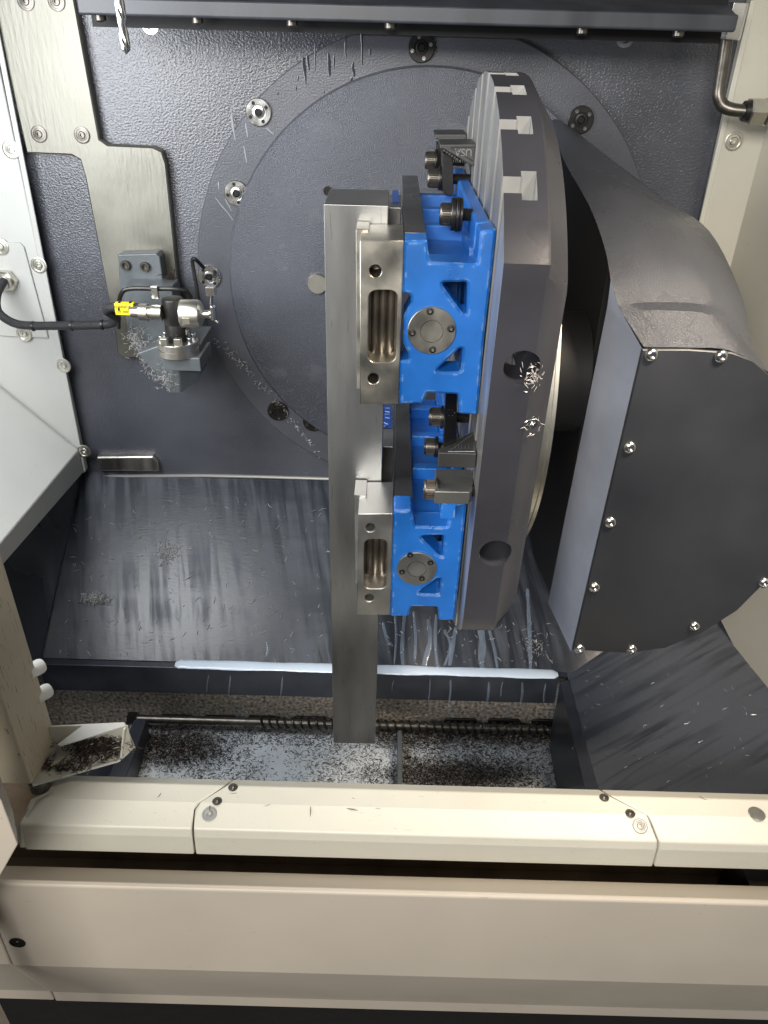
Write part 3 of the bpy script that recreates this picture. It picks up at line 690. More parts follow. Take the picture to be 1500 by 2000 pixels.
v2 = vise('lower blue machine vise with clean ground steel front jaw',
  [(769,997),(803,997),(811,1029),(874,1030),(877,984),(912,981),(900,1098),(888,1213),(857,1213),(855,1187),(803,1186),(798,1205),(762,1205),(765,1110)],
  [[(819,1048),(867,1047),(865,1088),(859,1088)], [(814,1161),(855,1131),(861,1131),(858,1162)]],
  (814,1109), [(801,1084),(841,1099),(824,1130),(785,1117)],
  [(699,1004),(767.5,1003),(762,1202),(697,1201)], [(723,1031),(721,1168)], [(711,1054),(757,1053),(755,1150),(709,1150)],
  [(692,941),(715,941),(715,1140),(694,1140)], 1.0930, 1.2315, 1.0890, 1.2460, JAWS)
# blue maker's plate on the lower moving jaw: pale strokes and a chevron, as far as it can be read
lp = [at(x, y, z=1.2310) for x, y in ((749,793),(765,793),(766,836),(748,836))]
lb = obj('jaw_label', prism(lp, (0,0,.0006)), DBLUE, v2)
u1 = [at(x, y, z=1.2322) for x, y in ((750,825),(758,829),(750,833))]
obj('chevron', tube(u1, .0004, 6, None, 0), PRINT, lb)
for k in range(4):
    a, b = at(752, 797+k*6, z=1.2322), at(761, 797+k*6+(2 if k % 2 else 0), z=1.2322)
    obj('stroke', tube([a, b], .0004, 6, None, 0), PRINT, lb)
lp = [at(x, y, z=1.5047) for x, y in ((766,373),(778,373),(779,396),(767,396))]
obj('jaw_label', prism(lp, (0,0,.0006)), DBLUE, v1)
# dots cast into the end plates
for vv, pts in ((v1, [(873,530),(880,527),(887,529),(878,535),(885,537),(892,533),(875,541),(882,543),(889,540)]), (v2, [(840,1028),(845,1031),(850,1028),(840,1036),(845,1040),(850,1036)])):
    for x, y in pts:
        place('cast_dot', 'dot', lambda: lathe([(.0009,0),(.0007,.0004),(.0001,.0006)], (0,0,0), Z, 8, caps=False), BLUE, at(x, y, y=.6669), (0,-1,0), vv)

bt = at(632, 398, y=.735)
obj('steel_bar', box(-.0628, -.0035, .7355, .8195, .8025, 1.5205), BAR, bevel=.0009, label='long grey steel bar standing upright in the two vises', cat='bar')

# ================================================================== clamps round the vises
def bolt_x(parent, px, py, Y, r, hl, wash, stud, xh=None):
    """socket head screw lying along X: head to the left, washers, threaded stud to the right"""
    p = at(px, py, y=Y)
    b = obj('bolt_head', lathe([(r*.55, .003), (r*.56, 0), (r*.90, 0), (r, .0012)]+[(r, hl)], p, (1,0,0), 36, caps=True), BOLT, parent)
    for v in b.data.vertices:
        pass
    kn = bmesh.new()
    for k in range(30):
        a = 2*math.pi*k/30; c = p+Vector((hl*.2, math.cos(a)*r, math.sin(a)*r)); tube([c, c+Vector((hl*.72, 0, 0))], r*.05, 4, kn, 0)
    obj('knurl', kn, BOLT, b)
    x = hl
    for rr, th in wash:
        obj('washer', lathe([(rr*.96, 0), (rr, .0006), (rr, th-.0006), (rr*.96, th)], p+Vector((x, 0, 0)), (1,0,0), 32), BLACK, parent); x += th+.0002
    if stud:
        s0, s1 = stud; n = max(6, int((s1-s0)/.0011))
        obj('stud', lathe([(r*.62 if k % 2 else r*.52, (s1-s0)*k/n) for k in range(n+1)], Vector((s0, p.y, p.z)), (1,0,0), 20), BLACK, parent)
def teeth(bm, a, b, dirv, n, depth, w):
    pass
# upper near step clamp
t = thing('step_clamp', 'dark step block clamp marked USA above the upper vise', 'clamp', at(900, 330, y=.93), 'step clamps on the platter')
Yn = .905
tri = [at(x, y, y=Yn) for x, y in ((859,282),(930,281),(929,318),(924,325),(918,322),(866,291),(860,291))]
sb = obj('step_block', prism(tri, (0, .050, 0)), STEP, t, bevel=.0012)
lettering('USA', .0105, at(905, 297, y=Yn-.0002), (-1,0,0), (0,0,-1), .0003, PALE, sb)
rimp = [at(x, y, y=Yn) for x, y in ((880,288),(926,287),(924,315))]
obj('block_rim', tube([*rimp, rimp[0]], .0007, 6, None, 0), STEP, sb)
st = [at(x, y, y=.925) for x, y in ((864,297),(885,305),(886,372),(880,384),(868,379),(864,372))]
obj('strap', prism(st, (0, .030, 0)), BLACK, t, bevel=.001)
for k in range(7):
    a = at(868+k*5, 294+k*3.4, y=Yn+.004); obj('tooth', tube([a, a+Vector((0,.044,0))], .0014, 6, None, 0), STEP, sb)
bolt_x(t, 835, 348, .94, .0098, .0125, ((.0125, .0035), (.0135, .003)), (.060, X0+.01))
# upper far step clamp
t = thing('step_clamp', 'dark step block clamp behind the one marked USA', 'clamp', at(880, 300, y=1.04), 'step clamps on the platter')
tri = [at(x, y, y=1.02) for x, y in ((849,262),(912,262),(911,300),(905,306),(855,272),(850,272))]
obj('step_block', prism(tri, (0, .055, 0)), STEP, t, bevel=.0012)
st = [at(x, y, y=1.04) for x, y in ((853,280),(868,284),(869,345),(854,345))]
obj('strap', prism(st, (0, .03, 0)), BLACK, t, bevel=.001)
bolt_x(t, 830, 313, 1.03, .0098, .0120, ((.0130, .003),), (.06, X0+.01))
# bolt with washers in the side of the upper vise
t = thing('clamp_bolt', 'black socket bolt with stacked washers on the upper vise flange', 'bolt', at(880, 430, y=.76))
bolt_x(t, 859, 418, .755, .0098, .0105, ((.0145, .004), (.0155, .003), (.0150, .003)), (.062, .076))
# lower step clamp
t = thing('step_clamp', 'step block clamp with black dotted strap below the upper vise', 'clamp', at(895, 880, z=1.29), 'step clamps on the platter')
ZC = 1.3130
tri = [at(x, y, z=ZC) for x, y in ((856,876),(857,884),(931,886),(931,838),(924,842),(862,873))]
sb = obj('step_block', prism(tri, (0, 0, -.016)), PALE if False else STEP, t, bevel=.0012)
obj('block_rim', tube([at(x, y, z=ZC) for x, y in ((875,882),(926,882),(926,846),(875,882))], .0006, 6, None, 0), PALE, sb)
for k in range(5):
    a = at(889+k*6.5, 869+(k % 2), z=ZC+.0002); b = at(889.5+k*6.5, 875, z=ZC+.0002); obj('raised_mark', tube([a, b], .0004, 6, None, 0), PALE, sb)
for k in range(7):
    a = at(866+k*5.5, 871-k*3.2, z=ZC-.001); obj('tooth', tube([a, a+Vector((0,0,-.012))], .0016, 6, None, 0), PALE, sb)
st = [at(x, y, z=ZC+.003) for x, y in ((866,868),(892,857),(893,765),(870,765))]
sp = obj('strap', prism(st, (0, 0, -.018)), BLACK, t, bevel=.0012)
for k in range(6):
    a = k*math.pi/3; place('punch_mark', 'punch', lambda: lathe([(.0009,0),(.0007,.0003),(.0001,.0004)], (0,0,0), Z, 8, caps=False), CHROME, at(881+7*math.cos(a), 806+6.5*math.sin(a), z=ZC+.0032), (0,0,1), sp)
bq = at(838, 814, z=ZC-.008)
bolt_x(t, 838, 814, bq.y, .0098, .0125, ((.0125, .003),), (.066, X0+.01))
# far bolt below, only its dark head shows
t = thing('clamp_bolt', 'black bolt head in shadow between the two vises', 'bolt', at(845, 870, y=.86))
bolt_x(t, 829, 872, .80, .0098, .0120, ((.0125, .004),), (.055, .080))
# pale block clamp on the lower vise
t = thing('block_clamp', 'pale grey block clamp with socket bolt on top of the lower vise', 'clamp', at(885, 965, z=1.265))
ZB2 = 1.2790
bl = [at(x, y, z=ZB2) for x, y in ((850,915),(925,917),(923,955),(918,961),(849,960))]
obj('block', prism(bl, (0, 0, -.014)), PALE, t, bevel=.0012)
bq = at(828, 956, z=ZB2-.006)
bolt_x(t, 828, 956, bq.y, .0098, .0115, ((.0118, .0022),), (.058, X0+.008))
ft = at(860, 980, z=1.262)
obj('foot', box(.056, .070, bq.y-.012, bq.y+.012, 1.2475, 1.2648), BLUE, t)
# ================================================================== drill, sensor, cable, pipe
tip = at(247, 106, y=.86); bm = bmesh.new(); rings = []
r = .0047; NS = 90
for k in range(NS+1):
    h = .16*k/NS; tw = -h/.030*2*math.pi*.62; sc = min(1, .12+h/.0045) if h < .0045 else 1
    fl_ = 1 if h < .15 else 0
    rg = []
    for i in range(24):
        a = 2*math.pi*i/24; rr = r*(1-.42*max(0, math.cos(2*a))**2) if math.cos(2*a) > 0 else r
        rg.append(bm.verts.new((tip.x+rr*sc*math.cos(a+tw), tip.y+rr*sc*math.sin(a+tw), tip.z+h)))
    rings.append(rg)
for p, q in zip(rings, rings[1:]):
    for i in range(24): bm.faces.new((p[i], p[(i+1) % 24], q[(i+1) % 24], q[i]))
bm.faces.new(rings[0][::-1]); bm.faces.new(rings[-1])
obj('twist_drill', bm, CHROME, smooth=50, label='bright twist drill hanging point down at the upper left', cat='drill bit')

YS = 1.10
t = thing('tool_setter', 'tool setting sensor on a cast bracket at the left of the back wall', 'tool setter', at(350, 765, y=YS))
mt = [at(x, y, y=1.205) for x, y in ((230,497),(305,495),(312,503),(318,545),(345,562),(345,600),(236,600))]
br = obj('bracket', join(prism(mt, (0, .026, 0)),
   prism([at(x, y, y=1.16) for x, y in ((240,560),(335,560),(345,640),(330,690),(268,690),(250,650))], (0, .045, 0)),
   prism([at(x, y, y=1.10) for x, y in ((268,690),(318,672),(392,672),(394,700),(352,708),(352,768),(328,768),(310,735))], (0, .085, 0))), BRACK, t, bevel=.002)
pt = at(318, 693, y=1.075).z
q0, q1, q2, q3 = at(316, 697, y=1.065), at(390, 699, y=1.065), at(411, 668, z=pt), at(330, 665, z=pt)
obj('platform', prism([Vector((q.x, q.y, pt)) for q in (q0, q1, q2, q3)], (0, 0, -.021)), BRACK, t, bevel=.0015)
w0 = at(352, 716, y=1.07); w1 = at(352, 768, y=1.09)
obj('rib', prism([at(352,714,y=1.075), at(352,768,y=1.075), at(385,745,y=1.10), at(404,712,y=1.12), at(404,704,y=1.12)], (0, .012, 0)), BRACK, t, bevel=.001)
for x, y in ((246, 517), (284, 520)):
    place('mount_bolt', 'mbolt', lambda: sockethead(.0075, .006), BOLT, at(x, y, y=1.2048), (0,-1,0), t)
cb = Vector(at(350, 690, y=1.085)); cb.z = pt
fl1 = obj('base_flange', lathe([(.0300, 0), (.0300, .0085), (.0288, .0092), (.0288, .0104), (.0300, .0110), (.0300, .0190), (.0290, .020)], cb, Z, 48), STEEL, t)
post = obj('post', lathe([(.0158, .020), (.0158, .044), (.0154, .045), (.0154, .046), (.0158, .047), (.0158, .080), (.0150, .082)], cb, Z, 40), BLACK, t)
for k in range(8):
    a = 2*math.pi*k/8+.3; q = cb+Vector((math.cos(a)*.0235, math.sin(a)*.0235, .020))
    place('flange_bolt', 'fbolt', lambda: sockethead(.0040, .008), CHROME, q, Z, t)
for k in (-1, 1):
    q = cb+Vector((k*.010-.003, -.0245, .0195)); obj('lug', box(q.x-.005, q.x+.005, q.y-.003, q.y+.006, q.z, q.z+.011), PLUG, t, bevel=.0006)
hz = cb.z+.064
c = Vector((cb.x, cb.y-.012, hz))
hd = obj('sensor_head', lathe([(.0195, .014), (.0200, .015), (.0200, .037), (.0190, .041), (.0120, .045), (.0060, .046), (.0055, .054), (.0030, .056)], c, (1,0,0), 40), PLUG, t)
sp_ = obj('marking', box(c.x+.019, c.x+.030, c.y-.0206, c.y-.0200, hz-.009, hz-.0004), STEEL, hd)
place('set_screw', 'fbolt', None, CHROME, c+Vector((.022, -.006, -.0215)), (0,0,-1), t)
obj('connector', lathe([(.0110, -.014), (.0110, -.028), (.0095, -.029), (.0095, -.033), (.0125, -.034), (.0125, -.046), (.0080, -.047), (.0080, -.058)], c, (1,0,0), 28), PLUG, t)
s0 = c+Vector((.060, 0, 0))
sty = obj('stylus', join(cyl(s0+Vector((-.004,0,-.004)), s0+Vector((0,0,.028)), .0024, 14), cyl(s0+Vector((0,0,-.008)), s0+Vector((0,0,.012)), .0048, 16), box(s0.x-.0065, s0.x+.0065, s0.y-.0065, s0.y+.0065, s0.z+.028, s0.z+.040), cyl(s0+Vector((-.008,0,-.002)), s0+Vector((.006,0,-.012)), .003, 12)), CHROME, t, bevel=.0005)
pp_ = [(232,640,1.13),(231,600,1.11),(238,572,1.10),(255,564,1.10),(300,564,1.10),(345,565,1.10),(365,570,1.105),(374,584,1.11)]
air = obj('air_tube', tube([at(x, y, y=Y) for x, y, Y in pp_], .0033, 10), BLACK, t)
q = at(302, 567, y=1.094); obj('tube_clip', box(q.x-.005, q.x+.005, q.y-.003, q.y+.004, q.z-.012, q.z+.006), CHROME, t, bevel=.0008)
obj('nozzle_tube', tube([at(x, y, y=Y) for x, y, Y in ((388,590,1.15),(384,560,1.17),(377,520,1.19),(376,508,1.20),(382,507,1.20),(398,523,1.215))], .0030, 10, None, 5), BLACK, t)
# cable with yellow tag
ca = [(8,548,1.185),(-6,575,1.16),(-4,608,1.15),(25,630,1.15),(60,636,1.15),(120,636,1.15),(180,635,1.145),(215,632,1.14),(228,622,1.125),(215,612,1.11),(208,606,1.10),(216,600,1.09),(240,600,1.085),(268,601,1.085),(283,603,1.085)]
cable = thing('sensor_cable', 'black ribbed cable from the left wall gland to the tool setter', 'cable', at(130, 640, y=1.15))
obj('sheath', tube([at(x, y, y=Y) for x, y, Y in ca], .0066, 14, None, 8), RUBBER, cable)
for x, y, Y in ((65,637,1.15),(140,636,1.149),(200,634,1.142)):
    p = at(x, y, y=Y); obj('cable_tie', cyl(p-Vector((.0015,0,0)), p+Vector((.0015,0,0)), .0078, 16), BLACK, cable)
a, b = at(228, 600, y=1.086), at(264, 601, y=1.084)
tg = obj('cable_tag', join(cyl(a, b, .0082, 20), box(a.x, b.x, a.y-.0095, a.y-.0075, a.z-.0085, a.z+.0085)), YELLOW, cable, bevel=.0006)
mid = (a+b)/2; lettering('GT0450C1-N', .0048, (mid.x, a.y-.0098, mid.z+.003), (1,0,0), (0,0,1), .0001, INK, tg); lettering('ST-440C1', .0046, (mid.x, a.y-.0098, mid.z-.004), (1,0,0), (0,0,1), .0001, INK, tg)

for f_ in (.22, .80):
    p = a*(1-f_)+b*f_; obj('tag_tie', cyl(p-Vector((.0014,0,0)), p+Vector((.0014,0,0)), .0096, 16), BLACK, cable)
# coolant pipe at the right
t = thing('coolant_pipe', 'bent dark steel coolant pipe with hex fittings at the upper right', 'pipe', at(1410, 220, y=1.17))
pp_ = [(1420,70,1.17),(1413,120,1.17),(1405,170,1.17),(1404,190,1.168),(1412,206,1.165),(1430,214,1.16),(1456,217,1.155)]
obj('pipe', tube([at(x, y, y=Y) for x, y, Y in pp_], .0082, 16), BOLT, t)
p = at(1421, 78, y=1.17); obj('hex_nut', lathe([(.0155, 0), (.0165, .003), (.0165, .04)], p, (.02,0,1), 6), CHROME, t, smooth=20, bevel=.001)
p = at(1452, 217, y=1.155)
obj('collar', lathe([(.0125, 0), (.0135, .006)], p, (1,0,0), 24), BLACK, t)
obj('hex_nut', lathe([(.0165, .006), (.0175, .008), (.0175, .026), (.0165, .028)], p, (1,0,0), 6), PLUG, t, smooth=20)
obj('hex_union', lathe([(.0175, .029), (.0190, .031), (.0190, .044), (.0150, .046), (.0150, .08)], p, (1,0,0), 6), PLUG, t, smooth=20)

# ================================================================== trough: auger, chain, divider, coolant
AY, AZ = .952, .603
x0, x1 = at(268, 1421, y=AY).x, RC.x-.004
t = thing('chip_auger', 'dark steel auger shaft with coil along the back of the trough', 'auger', ((x0+x1)/2, AY, AZ-.01))
obj('shaft', cyl((x0, AY, AZ), (x1, AY, AZ), .0075, 20), BOLT, t)
obj('hex_nut', lathe([(.0125, -.012), (.0125, .004)], (x0, AY, AZ), (1,0,0), 6), BLACK, t, smooth=20)
hx = at(508, 1424, y=AY).x; hel = [(hx+(x1-hx)*k/420, AY+.0088*math.cos(k*.55), AZ+.0088*math.sin(k*.55)) for k in range(421)]
obj('coil', tube(hel, .0022, 6, None, 0), BLACK, t)
for i, px in enumerate((345, 430, 516, 605, 700, 900, 985, 1070)):
    c = at(px, 1400+px*.012, y=.972)
    tl = thing('chain_link', ['leftmost dark conveyor link at the back of the trough', 'second dark conveyor link from the left in the trough', 'third dark conveyor link from the left in the trough', 'dark conveyor link just left of the standing bar', 'dark conveyor link hidden behind the standing bar', 'first dark conveyor link right of the standing bar', 'second dark conveyor link right of the standing bar', 'rightmost dark conveyor link in the trough'][i], 'chain link', c, 'conveyor links in the trough')
    lpz = rpoly([(c.x-.030, c.z-.0085), (c.x+.030, c.z-.0085), (c.x+.030, c.z+.0085), (c.x-.030, c.z+.0085)], .008, 5)
    obj('link_plate', cutplate([lpz], ((0, .9735, 0), (1,0,0), (0,0,1)), .004, .0006), BLACK, tl)
    for s in (-1, 1): place('rivet', 'rivet', lambda: lathe([(.0035,0),(.0032,.0012),(.0001,.0016)], (0,0,0), Z, 12, caps=False), BOLT, c+Vector((s*.020, -.0005, 0)), (0,-1,0), tl)
dp = at(781, 1485, z=.61)
obj('trough_divider', box(dp.x-.004, dp.x+.004, .60, .935, .565, .610), BRACK, bevel=.001, label='thin steel divider standing in the chip trough', cat='divider')
a, b = at(262, 1405, z=.625), at(205, 1530, z=.625)
obj('side_rail', prism([a, b, b+Vector((.030,0,0)), a+Vector((.022,0,0))], (0,0,-.05)), LIP, bevel=.0015, label='dark slanting rail at the left end of the trough', cat='rail')
# coolant lying on and running over the lip
def bead(name, x0, x1, y, z, r, label):
    n = 170; bm = bmesh.new(); rings = []
    for k in range(n+1):
        x = x0+(x1-x0)*k/n; e = min(1, 48*min(k, n-k)/n+.45); rr = r*e*(1+.22*noise.noise(Vector((x*14, 0, 0)))+.10*noise.noise(Vector((x*70, 3, 0))))
        rings.append([bm.verts.new((x, y+rr*1.5*math.cos(math.pi*i/10), z+rr*.55*math.sin(math.pi*i/10))) for i in range(11)])
    for p, q in zip(rings, rings[1:]):
        for i in range(10): bm.faces.new((p[i], p[i+1], q[i+1], q[i]))
    return obj(name, bm, MILK, smooth=60, kind='stuff', label=label, cat='coolant')
bead('coolant_puddle', at(345, 1310, y=.96).x, RC.x-.001, .9590, LIPZ+.0036, .0072, 'pale blue milky coolant lying along the floor lip')
def fz(y): return zb+(y-YB)*(zb-(LIPZ+.004))/(YB-.965)
def ribbon(bm, pts, n, r):
    # flat film of coolant clinging to a surface with normal n
    P = smoothpath(pts, 6); n = Vector(n).normalized(); L_, R_, T_ = [], [], []
    for i, p in enumerate(P):
        d = (P[min(i+1, len(P)-1)]-P[max(i-1, 0)]).normalized(); s = d.cross(n).normalized(); u = i/(len(P)-1)
        w_ = r*(.55+.45*math.sin(3.0*u+.25)+.35*noise.noise(p*60))
        L_.append(bm.verts.new(p+s*w_)); R_.append(bm.verts.new(p-s*w_)); T_.append(bm.verts.new(p+n*min(.0006, w_*.5)))
    for i in range(len(P)-1):
        bm.faces.new((L_[i], L_[i+1], T_[i+1], T_[i])); bm.faces.new((T_[i], T_[i+1], R_[i+1], R_[i]))
def marks(name, lst, Y, M, label):
    bm = bmesh.new()
    for x0_, y0_, x1_, y1_, r_ in lst:
        a, b = at(x0_, y0_, y=Y), at(x1_, y1_, y=Y); ribbon(bm, [a, (a*2+b)/3+Vector((random.gauss(0, .0006), 0, 0)), (a+b*2)/3+Vector((random.gauss(0, .0006), 0, 0)), b], (0,-1,0), r_)
    return obj(name, bm, M, smooth=60, kind='stuff', label=label, cat='stain')
wl_ = [(592,112,596,150,.0024),(600,108,604,138,.0018),(597,140,597,166,.0015),(615,85,615,140,.0010),(641,104,644,148,.0024),(652,110,652,136,.0012),(690,122,691,150,.0020),(706,62,707,128,.0014),(676,70,676,112,.0012),(543,178,543,186,.0012),(578,168,578,178,.0010),(582,148,582,158,.0010),(722,95,722,110,.0014),(688,150,684,158,.0014),(632,176,632,184,.0010)]
marks('wet_streaks', wl_, YR-.0003, WETD, 'dark wet streaks dribbling down the top of the bearing ring')
sc_ = [(452,222,460,275,.0016),(480,240,484,268,.0014),(476,285,482,318,.0010),(427,355,428,370,.0010),(420,385,455,430,.0008),(440,388,452,412,.0008),(520,250,535,262,.0010)]
marks('pale_scuffs', sc_, YR-.0003, SCUFF, 'pale scuff marks on the left of the bearing ring')
bm = bmesh.new()
for px, y1, y2, r in ((408,1318,1352,.0010),(450,1320,1362,.0013),(552,1322,1362,.0014),(880,1328,1378,.0019),(955,1332,1374,.0024),(982,1332,1360,.0011),(1020,1333,1378,.0022),(1066,1335,1378,.0013),(1090,1337,1378,.0015),(840,1328,1375,.0010),(770,1328,1350,.0009)):
    a = at(px, y1, y=.9496); b = at(px-4, y2, y=.9496); ribbon(bm, [a, (a+b)/2+Vector((random.uniform(-.002,.002),0,0)), b], (0,-1,0), r)
for px in (455, 468, 880, 947, 992, 1078):
    a = at(px, 1376, y=.9772); b = at(px+1, 1404, y=.9772); ribbon(bm, [a, b], (0,-1,0), .0035)
obj('coolant_trickles', bm, FILM, smooth=60, kind='stuff', label='thin milky trickles running down the face of the floor lip', cat='coolant')
bm = bmesh.new()
nfl = Vector((0, -(zb-LIPZ-.004), YB-.965)).normalized()
def onfloor(px, py): return on_plane(px, py, (0, YB, zb), nfl)
for pts, r in (([(938,1225),(942,1255),(940,1290),(944,1312)], .0065), ([(955,1228),(966,1270),(972,1312)], .0032), ([(748,1215),(756,1250),(768,1262)], .0028), ([(790,1200),(785,1270),(788,1305)], .0036), ([(808,1195),(812,1250),(810,1290)], .0030), ([(890,1225),(884,1260),(878,1300)], .0045), ([(868,1230),(880,1262),(868,1300)], .0030), ([(826,1312),(832,1285),(840,1250),(836,1210)], .0050), ([(852,1200),(850,1260),(856,1310)], .0035), ([(770,1190),(774,1240),(770,1300)], .0022), ([(1030,1150),(1035,1250),(1036,1310)], .0042), ([(520,1252),(523,1270),(520,1282)], .0020)):
    ribbon(bm, [onfloor(*p)+nfl*.0002 for p in pts], nfl, r*.9)
obj('coolant_runs', bm, FILM, smooth=60, kind='stuff', label='milky coolant runs on the sloped floor under the vises', cat='coolant')

# ================================================================== door post and tray at lower left
t = thing('door_post', 'dirty cream door post with a chip filled bracket at the lower left', 'door post', at(62, 1532, z=.95))
n0 = at(62, 1532, z=.950); f0 = at(113, 1452, z=.950)
obj('post', prism([n0, f0, f0+Vector((-.30, 0, 0)), n0+Vector((-.30, 0, 0))], (0, 0, 1.05)), DIRTY, t, bevel=.0015)
tz = .9865
tp = [at(x, y, z=tz) for x, y in ((112,1456),(164,1417),(243,1413),(247,1419),(118,1459))]
obj('bracket_top', prism(tp, (0, 0, .002)), WHITE, t, bevel=.0006)
bp = [at(x, y, z=.945) for x, y in ((62,1535),(232,1486),(254,1466),(250,1452),(90,1462))]
obj('bracket_floor', prism(bp, (0, 0, .002)), CREAM, t, bevel=.0006)
bk = [at(96,1420,z=tz), at(243,1413,z=tz), at(243,1413,z=tz)+Vector((.006,0,-.042)), at(96,1420,z=tz)+Vector((0,0,-.042))]
obj('bracket_back', sheet(bk, .002), CREAM, t)
e2 = [at(243,1413,z=tz), at(247,1419,z=tz), at(255,1462,z=.947), at(232,1484,z=.947), at(238,1430,z=tz)]
obj('bracket_end', prism([at(246,1416,z=tz), at(256,1464,z=.947), at(234,1484,z=.947), at(240,1425,z=tz)], (.002, 0, 0)), CREAM, t)
obj('bracket_lip', tube([at(64,1534,z=.948), at(232,1486,z=.948), at(254,1466,z=.948)], .0016, 6, None, 0), WHITE, t)
for x, y in ((72, 1300), (86, 1348)):
    p = at(x-18, y+14, y=f0.y-.004); q = at(x+12, y-2, y=f0.y+.012)
    obj('peg', lathe([(.0085, 0), (.0085, (q-p).length-.004), (.0075, (q-p).length-.001), (.005, (q-p).length)], p, q-p, 24), PEG, t)
obj('pivot', cyl(at(80, 1538, z=.932), at(80, 1538, z=.932)+Vector((0,0,.014)), .011, 24, None, .001), BOLT, t)
dpz = [at(x, y, y=.40) for x, y in ((-160,1300),(-70,1455),(4,1565),(36,1650),(-4,1722),(-160,1960))]
t = thing('machine_door', 'pale door leaf folded open nearest the camera at the far left', 'door', dpz[4])
obj('door_edge', prism(dpz, (-.02, .035, 0)), WARMW, t, bevel=.002)
dx = dpz[4].x-.05
obj('shadow_door_leaf', box(dx-.03, dx, .24, .399, .55, 2.0), WARMW, t, bevel=.003)  # unseen leaf, added to cast shadow on the left of sill and apron

# ================================================================== chips
def pool_s():
    for _ in range(40):
        x = random.uniform(-.44, .36); y = random.uniform(.66, .975)
        d = .52+.8*noise.noise(Vector((x*9, y*9, 3.1)))+.4*noise.noise(Vector((x*25, y*25, 1)))
        if y > .925: d += .5
        if x > dp.x: d += .35
        if dp.x-.035 < x < dp.x and y < .90: d -= .6
        if random.random() < d: return (x, y, .5755), Z
chips('pool_chips', 19000, pool_s, CHIPD, 'dark curled chips floating on the trough coolant', (.003, .008), .00042, .25)
chips('bright_chips', 9000, pool_s, CHIP, 'bright curled chips among the dark ones in the trough', (.002, .006), .00040, .35)
def clump(c, r, n, flat=1):
    c = Vector(c)
    def s():
        g = Vector((random.gauss(0, r), random.gauss(0, r), abs(random.gauss(0, r*.5))*flat)); return c+g, Z
    return s
def dark_pool():
    k = random.random()
    if k < .30: c = at(random.gauss(340, 50), random.gauss(1460, 20), z=.577)
    elif k < .72: c = at(random.uniform(735, 1110), random.gauss(1432, 15), z=.580)
    else: c = at(random.gauss(880, 85), random.gauss(1515, 16), z=.577)
    return c+Vector((0, 0, random.uniform(0, .010))), Z
chips('heaped_chips', 13000, dark_pool, CHIPD, 'dark heaps of chips in the trough', (.003, .008), .0006, .6)
chips('heaped_bright_chips', 6500, dark_pool, CHIP, 'bright slivers glinting in the dark trough heaps', (.002, .006), .0004, .6)
def sc_floor():
    k = random.random()
    if k < .75: p = onfloor(random.uniform(110, 640), random.uniform(980, 1300))
    else: p = onfloor(random.uniform(740, 1080), random.uniform(1210, 1300))
    if p.x < LA.x+.01: return None
    return p+nfl*.0007, nfl
chips('floor_chips', 240, sc_floor, CHIP, 'single bright chips scattered on the sloped floor', (.004, .014), .0007, .15)
def c1():
    p = onfloor(random.gauss(187, 15), random.gauss(1170, 5)); return p+nfl*random.uniform(.001, .006), nfl
chips('chip_clump', 170, c1, CHIP, 'small tangled heap of chips on the left of the sloped floor', (.004, .012), .0006, .8)
def c2():
    p = onfloor(random.gauss(326, 11), random.gauss(1078, 10)); return p+nfl*.001, nfl
chips('chip_clump', 110, c2, CHIP, 'looser heap of chips higher up on the sloped floor', (.004, .011), .0006, .5)
def c3():
    p = onfloor(random.gauss(1045, 14), random.gauss(1262, 14)); return p+nfl*.001, nfl
chips('chip_clump', 90, c3, CHIP, 'sprinkle of chips on the floor under the arm housing', (.002, .007), .0005, .5)
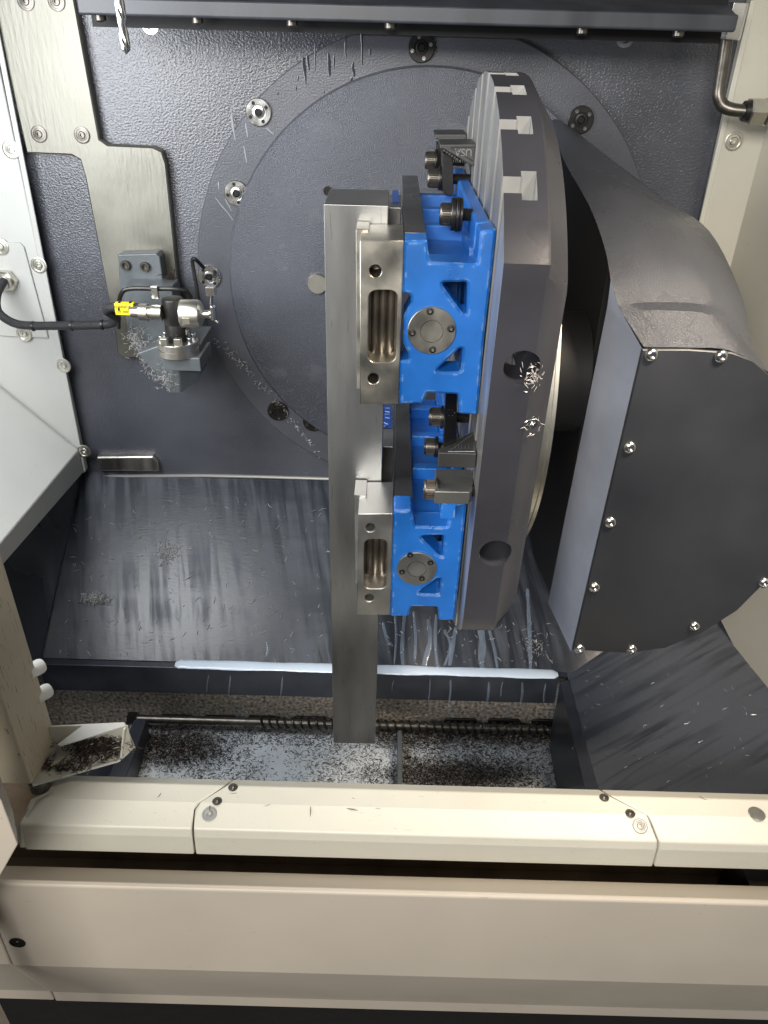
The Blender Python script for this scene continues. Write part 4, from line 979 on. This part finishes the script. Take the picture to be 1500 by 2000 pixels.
def c4():
    u = random.random(); p = at(255+u*75+random.gauss(0, 9), 650+u*95+random.gauss(0, 12), y=1.155-.06*u-.004); return p, (0, -1, .4)
chips('sensor_chips', 560, c4, CHIP, 'bright nest of chips caught on the tool setter bracket', (.003, .009), .0004, .5)
def c5():
    p = at(random.gauss(333, 7), random.gauss(545, 10), y=1.20); return p, (0, -1, .3)
chips('sensor_chips', 90, c5, CHIPD, 'dark tuft of chips beside the tool setter mount', (.004, .011), .0006, .6)
def c6():
    u = random.random(); p = at(408+u*215+random.gauss(0, 3), 655+u*232-60*u*(1-u)+random.gauss(0, 4), y=1.226); return p, (0, -1, 0)
chips('ledge_chips', 140, c6, CHIP, 'thin line of chips along the lower disc edge', (.002, .007), .0004, .3)
def c7():
    p = on_plane(random.gauss(1042, 9), random.gauss(733, 12), Vector((0, *rot(-FD, 0))), fn); return p+fn*random.uniform(-.004, .004), fn
chips('bore_chips', 55, c7, CHIP, 'chips packed in the upper bore of the platter flat', (.002, .007), .0004, .7)
def c8():
    a = random.uniform(0, 6.28); p = on_plane(1041+15*math.cos(a), 832+15*math.sin(a), Vector((0, *rot(-FD, 0))), fn); return p+fn*.0005, fn
chips('bore_chips', 22, c8, CHIP, 'ring of chips round the small screw in the platter flat', (.002, .006), .0004, .7)
def c9():
    u = random.random()
    p = at(190+random.gauss(0, 28), 1470+random.gauss(0, 9), z=.9475) if u < .86 else at(random.uniform(80, 180), random.gauss(1498, 8), z=.9475)
    return p+Vector((0, 0, random.uniform(0, .020 if u < .86 else .003))), Z
chips('tray_chips', 1300, c9, CHIPD, 'black heap of chips lying in the door post bracket', (.004, .010), .0006, .8)
def c10():
    p = on_plane(random.uniform(1120, 1480), random.uniform(1290, 1530), p0, PN); return p+Vector((0, 0, .0007)), Vector(PN).normalized()
chips('side_floor_chips', 45, c10, CHIP, 'few single chips on the right hand floor slope', (.003, .009), .0004, .1)
def c11(): return at(random.uniform(150, 1480), random.uniform(1545, 1590), z=.9305), Z
chips('sill_chips', 9, c11, CHIPD, 'few dark slivers lying on the door sill', (.004, .014), .0004, .05)
